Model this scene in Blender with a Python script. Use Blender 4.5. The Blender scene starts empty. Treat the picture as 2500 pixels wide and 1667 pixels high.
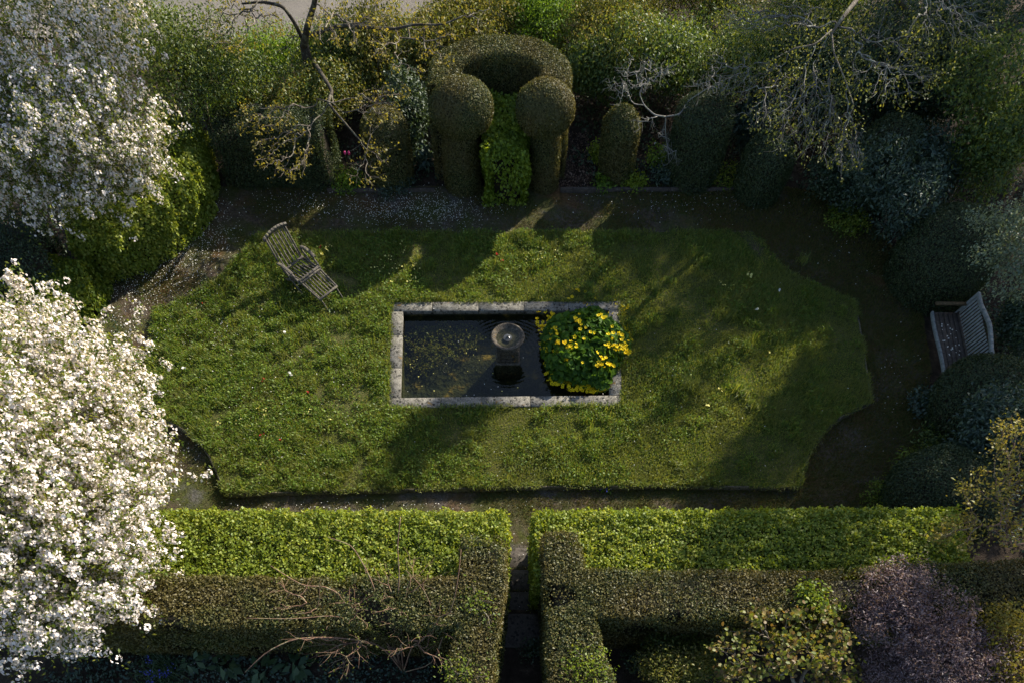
import bpy, bmesh, math
import numpy as np
from mathutils import Vector, Matrix, geometry
rng = np.random.default_rng(11)
SC = bpy.context.scene
COL = SC.collection
R = math.radians

# ------------------------------------------------------------------ camera model
PITCH, FPX, CYP, CXP, CAMH = R(73), 1503.0, 1617.0, 1250.0, 10.46
sP, cP = math.sin(PITCH), math.cos(PITCH)

def W(x, y, z=0.0):
    """survey helper: photo pixel (2500 wide) + height -> world point"""
    v = (y - CYP) / FPX; u = (x - CXP) / FPX
    t = (CAMH - z) / (sP + v * cP)
    return np.array([u * t, t * (cP - v * sP), z])

cam = bpy.data.cameras.new('camera'); camo = bpy.data.objects.new('camera', cam); COL.objects.link(camo)
camo.location = (0, 0, CAMH); camo.rotation_euler = (R(90) - PITCH, 0, 0)
cam.sensor_width = 36; cam.lens = FPX / 2500 * 36; cam.shift_y = (CYP - 833.5) / 2500
cam.clip_end = 500; cam.clip_start = 0.1
SC.camera = camo

# ------------------------------------------------------------------ light
SUN = np.array([0.655, 0.745, 0.49]); SUN /= np.linalg.norm(SUN)
sl = bpy.data.lights.new('sun', 'SUN'); sl.energy = 5.0; sl.angle = R(0.5); sl.color = (1.0, 0.91, 0.74)
so = bpy.data.objects.new('sun', sl); COL.objects.link(so); so.location = (8, 9, 12)
so.rotation_euler = Vector(SUN).to_track_quat('Z', 'Y').to_euler()
wd = bpy.data.worlds.new('World'); SC.world = wd; wd.use_nodes = True
nt = wd.node_tree; bg = nt.nodes['Background']; sky = nt.nodes.new('ShaderNodeTexSky')
sky.sky_type = 'NISHITA'; sky.sun_disc = False; sky.sun_elevation = math.asin(SUN[2]); sky.sun_rotation = math.atan2(SUN[0], SUN[1])
nt.links.new(sky.outputs[0], bg.inputs[0]); bg.inputs[1].default_value = 0.095
SC.view_settings.view_transform = 'Standard'; SC.view_settings.look = 'None'
SC.view_settings.exposure = 1.25; SC.view_settings.gamma = 1.0
cy = SC.cycles
cy.max_bounces = 5; cy.diffuse_bounces = 3; cy.glossy_bounces = 2; cy.transparent_max_bounces = 6; cy.transmission_bounces = 2
cy.caustics_reflective = False; cy.caustics_refractive = False; cy.use_denoising = True
cy.sample_clamp_indirect = 4.0

# ------------------------------------------------------------------ materials
def srgb(h):
    c = [int(h[i:i+2], 16) / 255 for i in (0, 2, 4)]
    return tuple((x / 12.92 if x <= .04045 else ((x + .055) / 1.055) ** 2.4) for x in c) + (1,)

class NM:
    def __init__(s, name):
        s.m = bpy.data.materials.new(name); s.m.use_nodes = True; s.t = s.m.node_tree; s.t.nodes.clear()
        s.out = s.n('ShaderNodeOutputMaterial')
    def n(s, k, **kw):
        x = s.t.nodes.new(k)
        for a, b in kw.items(): setattr(x, a, b)
        return x
    def l(s, a, b): s.t.links.new(a, b)
    def pos(s): return s.n('ShaderNodeNewGeometry').outputs['Position']
    def noise(s, scale, detail=4, rough=.55, vec=None, dist=0.0):
        x = s.n('ShaderNodeTexNoise'); x.inputs['Scale'].default_value = scale; x.inputs['Detail'].default_value = detail
        x.inputs['Roughness'].default_value = rough; x.inputs['Distortion'].default_value = dist
        s.l(vec if vec is not None else s.pos(), x.inputs['Vector']); return x.outputs['Fac']
    def vor(s, scale, vec=None, out='Distance'):
        x = s.n('ShaderNodeTexVoronoi'); x.inputs['Scale'].default_value = scale
        s.l(vec if vec is not None else s.pos(), x.inputs['Vector']); return x.outputs[out]
    def ramp(s, fac, stops, interp='LINEAR'):
        r = s.n('ShaderNodeValToRGB'); r.color_ramp.interpolation = interp; e = r.color_ramp.elements
        while len(e) < len(stops): e.new(.5)
        for el, (p, c) in zip(e, stops):
            el.position = p; el.color = c if len(c) == 4 else tuple(c) + (1,)
        s.l(fac, r.inputs[0]); return r.outputs[0]
    def mix(s, fac, a, b, mode='MIX'):
        x = s.n('ShaderNodeMix', data_type='RGBA', blend_type=mode)
        if isinstance(fac, (int, float)): x.inputs[0].default_value = fac
        else: s.l(fac, x.inputs[0])
        for v, i in ((a, 6), (b, 7)):
            if isinstance(v, tuple): x.inputs[i].default_value = v if len(v) == 4 else v + (1,)
            else: s.l(v, x.inputs[i])
        return x.outputs[2]
    def bsdf(s, col, rough=.8, spec=.3, bump=None, bstr=.4, bdist=.02):
        b = s.n('ShaderNodeBsdfPrincipled'); b.inputs['Roughness'].default_value = rough
        b.inputs['Specular IOR Level'].default_value = spec
        if isinstance(col, tuple): b.inputs['Base Color'].default_value = col if len(col) == 4 else col + (1,)
        else: s.l(col, b.inputs['Base Color'])
        if bump is not None:
            k = s.n('ShaderNodeBump'); k.inputs['Strength'].default_value = bstr; k.inputs['Distance'].default_value = bdist
            s.l(bump, k.inputs['Height']); s.l(k.outputs[0], b.inputs['Normal'])
        s.l(b.outputs[0], s.out.inputs[0]); return b

def leafmat(name, cols, trans=.4, gloss=.06, rough=.5, patch=None, pscale=.8):
    s = NM(name); g = s.n('ShaderNodeNewGeometry')
    n = len(cols); c = s.ramp(g.outputs['Random Per Island'], [((i + .5) / n, cols[i]) for i in range(n)])
    if patch is not None:
        f = s.ramp(s.noise(pscale, 3), [(.42, (0, 0, 0)), (.62, (1, 1, 1))])
        x = s.n('ShaderNodeMix', data_type='RGBA', blend_type='MIX'); 
        m = s.n('ShaderNodeMath', operation='MULTIPLY'); s.l(f, m.inputs[0]); m.inputs[1].default_value = .7
        c = s.mix(m.outputs[0], c, patch)
    d = s.n('ShaderNodeBsdfDiffuse'); s.l(c, d.inputs[0])
    t = s.n('ShaderNodeBsdfTranslucent')
    tc = s.mix(1.0, c, (1.25, 1.15, .55), 'MULTIPLY'); s.l(tc, t.inputs[0])
    a = s.n('ShaderNodeMixShader'); a.inputs[0].default_value = trans; s.l(d.outputs[0], a.inputs[1]); s.l(t.outputs[0], a.inputs[2])
    q = s.n('ShaderNodeBsdfGlossy'); q.inputs['Roughness'].default_value = max(rough, .5); q.inputs[0].default_value = (.9, .95, 1, 1)
    b = s.n('ShaderNodeMixShader'); b.inputs[0].default_value = gloss * .3; s.l(a.outputs[0], b.inputs[1]); s.l(q.outputs[0], b.inputs[2])
    s.l(b.outputs[0], s.out.inputs[0]); return s.m

def woodmat(name, a, b, lichen=None, scale=6, ls=9):
    s = NM(name); n1 = s.noise(scale, 6, .65); c = s.ramp(n1, [(.3, a), (.7, b)])
    if lichen: c = s.mix(s.ramp(s.noise(ls, 5, .6), [(.52, (0, 0, 0)), (.6, (1, 1, 1))]), c, lichen)
    s.bsdf(c, .85, .2, s.noise(scale * 5, 5), .6, .02); return s.m

M = {}
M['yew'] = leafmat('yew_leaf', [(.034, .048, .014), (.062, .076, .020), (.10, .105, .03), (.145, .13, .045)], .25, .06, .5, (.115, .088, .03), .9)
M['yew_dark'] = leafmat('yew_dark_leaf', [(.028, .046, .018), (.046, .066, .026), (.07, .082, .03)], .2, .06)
M['hornbeam'] = leafmat('hornbeam_leaf', [(.12, .17, .018), (.19, .25, .03), (.27, .32, .042), (.36, .38, .075)], .45, .05, .5, (.15, .21, .022), 1.1)
M['hornbeam_deep'] = leafmat('hornbeam_deep_leaf', [(.075, .125, .014), (.12, .18, .02), (.175, .23, .026), (.23, .27, .035)], .45, .05)
M['ivy'] = leafmat('ivy_leaf', [(.12, .18, .014), (.18, .26, .024), (.26, .33, .036)], .5, .05)
M['olive'] = leafmat('olive_leaf', [(.075, .09, .014), (.13, .145, .024), (.20, .205, .038), (.23, .19, .055)], .4, .06)
M['canopy'] = leafmat('canopy_leaf', [(.05, .065, .014), (.085, .105, .022), (.13, .15, .03), (.19, .19, .045)], .4, .06)
M['fresh'] = leafmat('fresh_leaf', [(.08, .15, .015), (.13, .22, .022), (.19, .29, .03)], .45, .05)
M['midgreen'] = leafmat('mid_green_leaf', [(.04, .075, .014), (.07, .115, .018), (.11, .15, .026), (.155, .185, .035)], .4, .08)
M['darkgreen'] = leafmat('dark_green_leaf', [(.024, .046, .022), (.038, .066, .03), (.06, .09, .038)], .3, .1)
M['bluegreen'] = leafmat('blue_green_leaf', [(.032, .058, .040), (.050, .082, .055), (.075, .108, .065)], .3, .1)
M['silver'] = leafmat('silver_leaf', [(.10, .14, .09), (.16, .20, .13), (.2, .23, .12)], .35, .1)
M['yellowleaf'] = leafmat('young_yellow_leaf', [(.15, .13, .025), (.22, .19, .035), (.28, .22, .05), (.2, .2, .03)], .45, .05)
M['round'] = leafmat('round_olive_leaf', [(.11, .14, .018), (.16, .18, .025), (.21, .18, .035), (.17, .11, .04)], .45, .06)
M['purple'] = leafmat('purple_leaf', [(.09, .055, .066), (.14, .088, .10), (.20, .135, .145), (.27, .20, .21)], .3, .1)
M['blossom'] = leafmat('blossom_petal', [(.66, .60, .60), (.74, .69, .69), (.70, .62, .63), (.79, .76, .76)], .25, .02)
M['blossomleaf'] = leafmat('blossom_tree_leaf', [(.07, .11, .015), (.12, .16, .022), (.17, .18, .03)], .45, .05)
M['grass'] = leafmat('grass_blade', [(.060, .115, .016), (.10, .165, .024), (.17, .215, .032), (.27, .275, .06)], .45, .06, .5, (.19, .205, .050), .9)
M['weed'] = leafmat('lawn_weed_leaf', [(.07, .13, .014), (.11, .18, .02), (.17, .235, .03)], .45, .04)
M['moss'] = leafmat('moss', [(.06, .07, .016), (.09, .08, .024), (.14, .088, .036), (.075, .10, .018)], .3, .03)
M['marshleaf'] = leafmat('marsh_leaf', [(.04, .095, .010), (.06, .13, .014), (.09, .17, .018)], .4, .03)
M['hosta'] = leafmat('broad_leaf', [(.04, .075, .030), (.055, .10, .04), (.08, .12, .05)], .3, .08, .4)
def flat(name, c, rough=.6, trans=.3): return leafmat(name, [tuple(x * .85 for x in c), c], trans, .02)
M['yellow'] = flat('yellow_petal', (.84, .62, .015))
M['paleyellow'] = flat('pale_yellow_petal', (.72, .66, .22))
M['white'] = flat('white_petal', (.8, .79, .76))
M['pink'] = flat('pink_petal', (.75, .12, .35))
M['red'] = flat('red_petal', (.55, .06, .05))
M['blue'] = flat('blue_petal', (.10, .11, .5))
M['stem'] = flat('green_stem', (.08, .12, .03))
M['bark'] = woodmat('dark_bark', (.022, .018, .014), (.075, .062, .048), (.13, .12, .085))
M['greybark'] = woodmat('grey_bark', (.12, .11, .10), (.26, .25, .235), (.2, .21, .16))
M['twig'] = woodmat('brown_twig', (.07, .055, .042), (.17, .14, .11), (.22, .2, .15))
M['lichentwig'] = woodmat('lichened_twig', (.07, .062, .055), (.17, .16, .15), (.24, .25, .21))
M['redtwig'] = woodmat('red_twig', (.10, .055, .04), (.22, .135, .09), (.22, .18, .11))
M['core'] = woodmat('hedge_shade_core', (.018, .015, .010), (.035, .028, .018))  # near-black bark brown, the shade inside the hedges put into its colour

# weathered silver wood
s = NM('weathered_wood'); v = s.n('ShaderNodeTexCoord').outputs['Object']
mp = s.n('ShaderNodeMapping'); mp.inputs['Scale'].default_value = (3, 3, 3); s.l(v, mp.inputs[0])
c = s.ramp(s.noise(16, 6, .7, mp.outputs[0]), [(.32, (.02, .017, .015)), (.54, (.10, .088, .078)), (.76, (.25, .23, .205))])
c = s.mix(s.ramp(s.noise(8, 4, .6, mp.outputs[0]), [(.55, (0, 0, 0)), (.66, (1, 1, 1))]), c, (.20, .19, .09, 1))
s.bsdf(c, .85, .2, s.noise(40, 4), .6, .01); M['weathered'] = s.m
s = NM('dark_mossy_wood'); c = s.ramp(s.noise(14, 6, .7), [(.3, (.022, .017, .014)), (.6, (.07, .055, .045)), (.78, (.17, .16, .17))])
s.bsdf(c, .8, .3, s.noise(40, 4), .6, .01); M['mossywood'] = s.m
s = NM('bench_wood'); c = s.ramp(s.noise(14, 6, .7), [(.25, (.10, .105, .10)), (.6, (.22, .23, .22)), (.8, (.32, .33, .32))])
s.bsdf(c, .8, .3, s.noise(40, 4), .6, .01); M['benchwood'] = s.m
s = NM('mossy_arm'); c = s.ramp(s.noise(20, 5, .7), [(.3, (.05, .035, .02)), (.6, (.12, .085, .045)), (.75, (.26, .17, .14))])
s.bsdf(c, .95, .1, s.noise(60, 4), .8, .02); M['mossyarm'] = s.m

# lichen stone
def stone(name, base, dark, light, ochre=True, k=1.0):
    s = NM(name)
    c = s.ramp(s.noise(7 * k, 8, .7), [(.25, dark), (.5, base), (.75, light)])
    sp = s.ramp(s.vor(12 * k), [(.26, (1, 1, 1)), (.42, (0, 0, 0))])
    pm = s.ramp(s.noise(2.6 * k, 4), [(.36, (0, 0, 0)), (.48, (1, 1, 1))])
    f = s.mix(1.0, sp, pm, 'MULTIPLY'); c = s.mix(f, c, (.022, .021, .018, 1))
    c = s.mix(s.ramp(s.noise(12 * k, 7, .75), [(.50, (0, 0, 0)), (.60, (.85, .85, .85))]), c, dark + (1,))
    sp2 = s.ramp(s.noise(40 * k, 3, .6), [(.56, (0, 0, 0)), (.66, (1, 1, 1))]); c = s.mix(sp2, c, light + (1,))
    if ochre:
        o = s.ramp(s.noise(4.3 * k, 5, .6), [(.63, (0, 0, 0)), (.70, (1, 1, 1))]); c = s.mix(o, c, (.20, .12, .035, 1))
    s.bsdf(c, .9, .2, s.noise(50 * k, 6, .7), .7, .015); return s.m
M['stone'] = stone('lichen_stone', (.15, .14, .12), (.06, .057, .05), (.29, .275, .245))
M['fstone'] = stone('fountain_stone', (.075, .062, .047), (.03, .025, .02), (.17, .15, .125), True, 1.6)
M['slab'] = stone('step_stone', (.075, .064, .056), (.045, .038, .033), (.11, .095, .083), False)
M['edge'] = stone('edging_stone', (.085, .072, .045), (.035, .032, .018), (.16, .14, .10))

s = NM('soil'); c = s.ramp(s.noise(5, 8, .7), [(.3, (.016, .012, .009)), (.55, (.045, .033, .024)), (.72, (.11, .08, .06))])
s.bsdf(c, .95, .1, s.noise(30, 6, .7), .9, .05); M['soil'] = s.m
s = NM('mossy_path')
a = s.ramp(s.noise(14, 8, .75), [(.28, (.032, .024, .018)), (.5, (.085, .065, .046)), (.70, (.17, .135, .11))])
g = s.ramp(s.noise(22, 6, .7), [(.3, (.030, .036, .010)), (.7, (.085, .092, .028))])
c = s.mix(s.ramp(s.noise(1.1, 5, .65), [(.40, (0, 0, 0)), (.58, (1, 1, 1))]), a, g)
rd = s.ramp(s.noise(.8, 4, .6, None, .4), [(.55, (0, 0, 0)), (.68, (1, 1, 1))]); c = s.mix(rd, c, s.ramp(s.noise(18, 6, .7), [(.3, (.05, .028, .012)), (.7, (.17, .10, .045))]))
gy = s.ramp(s.noise(1.7, 4, .6), [(.56, (0, 0, 0)), (.70, (.8, .8, .8))]); c = s.mix(gy, c, s.ramp(s.noise(30, 6, .8), [(.35, (.04, .037, .035)), (.65, (.17, .16, .16))]))
s.bsdf(c, .95, .1, s.noise(35, 6, .75), 1.0, .04); M['path'] = s.m
s = NM('lawn_ground')
a = s.ramp(s.noise(20, 8, .75), [(.3, (.035, .045, .012)), (.55, (.075, .085, .024)), (.72, (.15, .13, .055))])
b = s.ramp(s.noise(20, 8, .75), [(.3, (.06, .06, .02)), (.7, (.19, .17, .07))])
c = s.mix(s.ramp(s.noise(1.3, 5, .65), [(.46, (0, 0, 0)), (.60, (1, 1, 1))]), a, b)
s.bsdf(c, .95, .1, s.noise(35, 6, .75), 1.0, .05); M['lawn'] = s.m
s = NM('gravel_road'); c = s.ramp(s.noise(60, 6, .8), [(.3, (.13, .115, .105)), (.55, (.27, .245, .22)), (.75, (.40, .37, .34))])
c = s.mix(s.ramp(s.noise(.7, 4), [(.4, (.75, .75, .75)), (.7, (1, 1, 1))]), (0, 0, 0, 1), c)
s.bsdf(c, .95, .1, s.noise(80, 5, .8), 1, .03); M['road'] = s.m
s = NM('pond_floor')
c = s.ramp(s.noise(3, 6, .65), [(.38, (.020, .025, .018)), (.56, (.055, .055, .028)), (.72, (.30, .19, .05))])
s.bsdf(c, .9, .1, s.noise(12, 5), 1, .1); M['pondfloor'] = s.m
s = NM('pond_water')
g = s.n('ShaderNodeBsdfGlossy'); g.inputs['Roughness'].default_value = .02; t = s.n('ShaderNodeBsdfTransparent'); t.inputs[0].default_value = (.60, .63, .50, 1)
fr = s.n('ShaderNodeLayerWeight'); fr.inputs['Blend'].default_value = .5; p5 = s.n('ShaderNodeMath', operation='POWER'); s.l(fr.outputs['Facing'], p5.inputs[0]); p5.inputs[1].default_value = 5
fm_ = s.n('ShaderNodeMapRange'); fm_.inputs[3].default_value = .025; fm_.inputs[4].default_value = 1; s.l(p5.outputs[0], fm_.inputs[0])
tc = s.n('ShaderNodeTexCoord'); wv = s.n('ShaderNodeTexWave', wave_type='RINGS', rings_direction='SPHERICAL'); wv.inputs['Scale'].default_value = 3.6
wv.inputs['Distortion'].default_value = 1.5; wv.inputs['Detail'].default_value = 2; s.l(tc.outputs['Object'], wv.inputs[0])
# ripples die away with distance from the spring
ln = s.n('ShaderNodeVectorMath', operation='LENGTH'); s.l(tc.outputs['Object'], ln.inputs[0])
fall = s.n('ShaderNodeMapRange'); fall.inputs[1].default_value = .3; fall.inputs[2].default_value = 1.25; fall.inputs[3].default_value = 1; fall.inputs[4].default_value = 0
s.l(ln.outputs['Value'], fall.inputs[0]); mm = s.n('ShaderNodeMath', operation='MULTIPLY'); s.l(wv.outputs['Fac'], mm.inputs[0]); s.l(fall.outputs[0], mm.inputs[1])
bp = s.n('ShaderNodeBump'); bp.inputs['Strength'].default_value = .12; bp.inputs['Distance'].default_value = .02; s.l(mm.outputs[0], bp.inputs['Height'])
s.l(bp.outputs[0], g.inputs['Normal']); s.l(bp.outputs[0], fr.inputs['Normal'])
x = s.n('ShaderNodeMixShader'); s.l(fm_.outputs[0], x.inputs[0]); s.l(t.outputs[0], x.inputs[1]); s.l(g.outputs[0], x.inputs[2]); s.l(x.outputs[0], s.out.inputs[0])
M['water'] = s.m

# ------------------------------------------------------------------ mesh helpers
class MB:
    def __init__(s): s.v = []; s.q = []; s.t = []; s.n = 0
    def add(s, V, Q=None, T=None):
        V = np.asarray(V, float).reshape(-1, 3)
        if Q is not None and len(Q): s.q.append(np.asarray(Q, int).reshape(-1, 4) + s.n)
        if T is not None and len(T): s.t.append(np.asarray(T, int).reshape(-1, 3) + s.n)
        s.v.append(V); s.n += len(V)
    def box(s, c, h, rot=None, bev=0.0):
        """box with centre c, half sizes h, 3x3 rot, chamfered edges"""
        h = np.array(h, float); b = min(bev, h.min() * .45)
        bm = bmesh.new(); bmesh.ops.create_cube(bm, size=2.0)
        for v in bm.verts: v.co = Vector(np.array(v.co) * h)
        if b > 0: bmesh.ops.bevel(bm, geom=bm.edges[:], offset=b, segments=1, affect='EDGES')
        s.bm(bm, c, rot)
    def bm(s, bm, c=(0, 0, 0), rot=None):
        V = np.array([v.co[:] for v in bm.verts]); bm.verts.index_update()
        if rot is not None: V = V @ np.asarray(rot).T
        V = V + np.array(c); Q = []; T = []
        for f in bm.faces:
            i = [v.index for v in f.verts]
            if len(i) == 4: Q.append(i)
            elif len(i) == 3: T.append(i)
            else:
                for k in range(1, len(i) - 1): T.append([i[0], i[k], i[k + 1]])
        bm.free(); s.add(V, Q, T)
    def bar(s, a, b, w, h, up=(0, 0, 1), bev=.004):
        a = np.array(a, float); b = np.array(b, float); d = b - a; L = np.linalg.norm(d); d /= L
        sd = np.cross(up, d); sd /= np.linalg.norm(sd); u = np.cross(d, sd)
        s.box((a + b) / 2, (L / 2, w / 2, h / 2), np.array([d, sd, u]).T, bev)
    def tube(s, P, r, k=5, cap=True):
        P = np.asarray(P, float); n = len(P); r = np.broadcast_to(np.asarray(r, float), (n,))
        d = np.gradient(P, axis=0); d /= np.linalg.norm(d, axis=1)[:, None] + 1e-9
        ref = np.array([0, 0, 1.0]) if abs(d[0][2]) < .85 else np.array([1.0, 0, 0])
        a = np.cross(d, ref); a /= np.linalg.norm(a, axis=1)[:, None] + 1e-9; b = np.cross(d, a)
        th = np.arange(k) / k * 2 * math.pi
        V = P[:, None] + r[:, None, None] * (np.cos(th)[None, :, None] * a[:, None] + np.sin(th)[None, :, None] * b[:, None])
        i = np.arange(n - 1)[:, None] * k; j = np.arange(k)[None]; j2 = (j + 1) % k
        Q = np.stack([i + j, i + j2, i + k + j2, i + k + j], -1).reshape(-1, 4)
        T = []
        if cap:
            o = (n - 1) * k
            T = [[0, q + 1, q] for q in range(1, k - 1)] + [[o, o + q, o + q + 1] for q in range(1, k - 1)]
        s.add(V.reshape(-1, 3), Q, T)
    def lathe(s, prof, c, k=40, sx=1, sy=1, wob=0):
        prof = np.asarray(prof, float); n = len(prof); th = np.arange(k) / k * 2 * math.pi
        V = np.stack([prof[:, 0, None] * np.cos(th) * sx, prof[:, 0, None] * np.sin(th) * sy, np.repeat(prof[:, 1, None], k, 1)], -1)
        i = np.arange(n - 1)[:, None] * k; j = np.arange(k)[None]; j2 = (j + 1) % k
        Q = np.stack([i + j, i + j2, i + k + j2, i + k + j], -1).reshape(-1, 4)
        s.add(V.reshape(-1, 3) + np.array(c), Q)
    def build(s, name, mat, parent=None, smooth=False, org=None):
        me = bpy.data.meshes.new(name)
        V = np.concatenate(s.v) if s.v else np.zeros((0, 3))
        if org is not None: V = V - np.array(org)
        Q = np.concatenate(s.q) if s.q else np.zeros((0, 4), int); T = np.concatenate(s.t) if s.t else np.zeros((0, 3), int)
        me.vertices.add(len(V)); me.vertices.foreach_set('co', V.astype(np.float32).ravel())
        nl = len(Q) * 4 + len(T) * 3; me.loops.add(nl)
        me.loops.foreach_set('vertex_index', np.concatenate([Q.ravel(), T.ravel()]).astype(np.int32))
        me.polygons.add(len(Q) + len(T))
        ls = np.concatenate([np.arange(len(Q)) * 4, len(Q) * 4 + np.arange(len(T)) * 3]).astype(np.int32)
        me.polygons.foreach_set('loop_start', ls)
        if smooth: me.polygons.foreach_set('use_smooth', np.ones(len(Q) + len(T), bool))
        me.update(calc_edges=True); me.materials.append(mat)
        o = bpy.data.objects.new(name, me); COL.objects.link(o)
        if org is not None: o.location = org
        if parent is not None:
            o.parent = parent; o.matrix_parent_inverse = Matrix.Translation(-Vector(parent.location)) if org is None or True else Matrix()
        return o

def thing(name, label, cat, loc=(0, 0, 0), group=None):
    o = bpy.data.objects.new(name, None); COL.objects.link(o); o.location = [float(q) for q in loc]; o.empty_display_size = .2
    o['label'] = label; o['category'] = cat
    if group: o['group'] = group
    return o
def tag(o, label, cat, group=None, kind=None):
    if label: o['label'] = label
    if cat: o['category'] = cat
    if group: o['group'] = group
    if kind: o['kind'] = kind
    return o

def unit(a): return a / (np.linalg.norm(a, axis=-1, keepdims=True) + 1e-9)
class Noise:
    def __init__(s, freq, n=7, seed=0):
        r = np.random.default_rng(seed); s.k = r.normal(size=(n, 3)) * freq; s.p = r.uniform(0, 6.28, n)
    def __call__(s, P): return np.sin(P @ s.k.T + s.p).sum(1) / math.sqrt(len(s.p))

def leaves(mb, P, N, size, aspect=.6, spread=.7, fold=.12, along=None):
    """one folded four-cornered leaf per point; N = mean facing"""
    n = len(P); nn = unit(N + spread * rng.normal(size=(n, 3)))
    t = rng.normal(size=(n, 3)) if along is None else along + .5 * rng.normal(size=(n, 3))
    t = unit(t - (t * nn).sum(1, keepdims=True) * nn); b = np.cross(nn, t)
    L = (size * rng.uniform(.65, 1.35, n))[:, None]; w = L * aspect * .5
    V = np.stack([P, P + t * L * .5 + b * w + nn * L * fold, P + t * L, P + t * L * .5 - b * w + nn * L * fold], 1)
    mb.add(V.reshape(-1, 3), np.arange(n * 4).reshape(-1, 4))

def discs(mb, P, N, size, spread=.4, k=6):
    n = len(P); nn = unit(N + spread * rng.normal(size=(n, 3))); t = rng.normal(size=(n, 3))
    t = unit(t - (t * nn).sum(1, keepdims=True) * nn); b = np.cross(nn, t); L = (size * rng.uniform(.7, 1.3, n))[:, None, None] * .5
    th = np.arange(k) / k * 6.283; ring = P[:, None] + L * (np.cos(th)[None, :, None] * t[:, None] + np.sin(th)[None, :, None] * b[:, None]) + nn[:, None] * L * .25 * np.abs(np.sin(th))[None, :, None]
    V = np.concatenate([P[:, None], ring], 1); i = np.arange(n)[:, None] * (k + 1)
    T = np.concatenate([np.stack([i[:, 0], i[:, 0] + 1 + q, i[:, 0] + 1 + (q + 1) % k], 1) for q in range(k)])
    mb.add(V.reshape(-1, 3), None, T)

# ------------------------------------------------------------------ clipped volumes
class Sweep:
    """clipped hedge along a polyline: width w (number or one per point), from z0 to z1, rounded top edges"""
    def __init__(s, pts, w, z0, z1, r=.12):
        s.p = np.array([q[:2] for q in pts], float); s.w = np.broadcast_to(np.asarray(w, float), (len(s.p),)); s.z0 = z0
        s.z1 = np.broadcast_to(np.asarray(z1, float), (len(s.p),)); s.r = r
    def near(s, P):
        best = np.full(len(P), 1e9); W_ = np.zeros(len(P)); Z = np.zeros(len(P))
        for i in range(len(s.p) - 1):
            a, b = s.p[i], s.p[i + 1]; d = b - a; L2 = d @ d
            u = ((P[:, :2] - a) @ d) / L2; lo = 0 if i > 0 else -9; hi = 1 if i < len(s.p) - 2 else 9
            uc = np.clip(u, 0, 1); q = a + uc[:, None] * d; dist = np.linalg.norm(P[:, :2] - q, axis=1)
            # square ends: distance past the end counts as its own
            ex = np.where((u < 0) & (i == 0), -u * math.sqrt(L2), np.where((u > 1) & (i == len(s.p) - 2), (u - 1) * math.sqrt(L2), -1))
            perp = np.abs((P[:, 0] - a[0]) * d[1] - (P[:, 1] - a[1]) * d[0]) / math.sqrt(L2)
            w = s.w[i] + (s.w[i + 1] - s.w[i]) * uc; z = s.z1[i] + (s.z1[i + 1] - s.z1[i]) * uc
            v = np.where(ex >= 0, np.maximum(perp - w / 2, ex), dist - w / 2)
            m = v < best; best = np.where(m, v, best); Z = np.where(m, z, Z)
        return best, Z
    def sdf(s, P):
        side, Z = s.near(P); top = P[:, 2] - Z; qx = side + s.r; qz = top + s.r
        d = np.minimum(np.maximum(qx, qz), 0) + np.hypot(np.maximum(qx, 0), np.maximum(qz, 0)) - s.r
        return np.maximum(d, s.z0 - P[:, 2])
    def bbox(s):
        m = s.w.max() / 2 + .15; return np.array([*(s.p.min(0) - m), s.z0]), np.array([*(s.p.max(0) + m), s.z1.max() + .1])
    def core(s, mb, k=.07):
        n = len(s.p); d = np.gradient(s.p, axis=0) if n > 2 else np.repeat((s.p[1] - s.p[0])[None], 2, 0); d = unit(d); nr = np.stack([-d[:, 1], d[:, 0]], 1)
        p = s.p.copy(); p[0] += d[0] * k; p[-1] -= d[-1] * k; h = (s.w / 2 - k)[:, None]; rr = s.r
        prof = [(-1, 0, s.z0), (-1, 0, None, rr + k), (-1, rr * .8, None, k), (1, rr * .8, None, k), (1, 0, None, rr + k), (1, 0, s.z0)]
        V = []
        for i in range(n):
            for q in prof:
                z = q[2] if q[2] is not None else s.z1[i] - q[3]
                o = nr[i] * q[0] * (h[i, 0] - q[1]); V.append([p[i, 0] + o[0], p[i, 1] + o[1], z])
        m = 6; Q = [[i * m + j, i * m + j + 1, (i + 1) * m + j + 1, (i + 1) * m + j] for i in range(n - 1) for j in range(m - 1)]
        Q += [[0, 1, 4, 5], [1, 2, 3, 4]]; o = (n - 1) * m; Q += [[o, o + 5, o + 4, o + 1], [o + 1, o + 4, o + 3, o + 2]]
        mb.add(V, Q)
class Ell:
    def __init__(s, c, r, z0=-9): s.c = np.array(c, float); s.rr = np.array(r, float) * np.ones(3); s.z0 = z0
    def sdf(s, P):
        q = (P - s.c) / s.rr; k0 = np.linalg.norm(q, axis=1); k1 = np.linalg.norm(q / s.rr, axis=1)
        return np.maximum(k0 * (k0 - 1) / (k1 + 1e-9), s.z0 - P[:, 2])
    def bbox(s): lo = s.c - s.rr - .08; lo[2] = max(lo[2], s.z0); return lo, s.c + s.rr + .08
    def core(s, mb, k=.07):
        a = np.linspace(-math.pi / 2, math.pi / 2, 14); r = np.maximum(s.rr - k, .02)
        prof = [(max(math.cos(t), .001), math.sin(t) * r[2]) for t in a]; prof = [(x, max(z, s.z0 - s.c[2])) for x, z in prof]
        mb.lathe(prof, s.c, 24, r[0], r[1])
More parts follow.
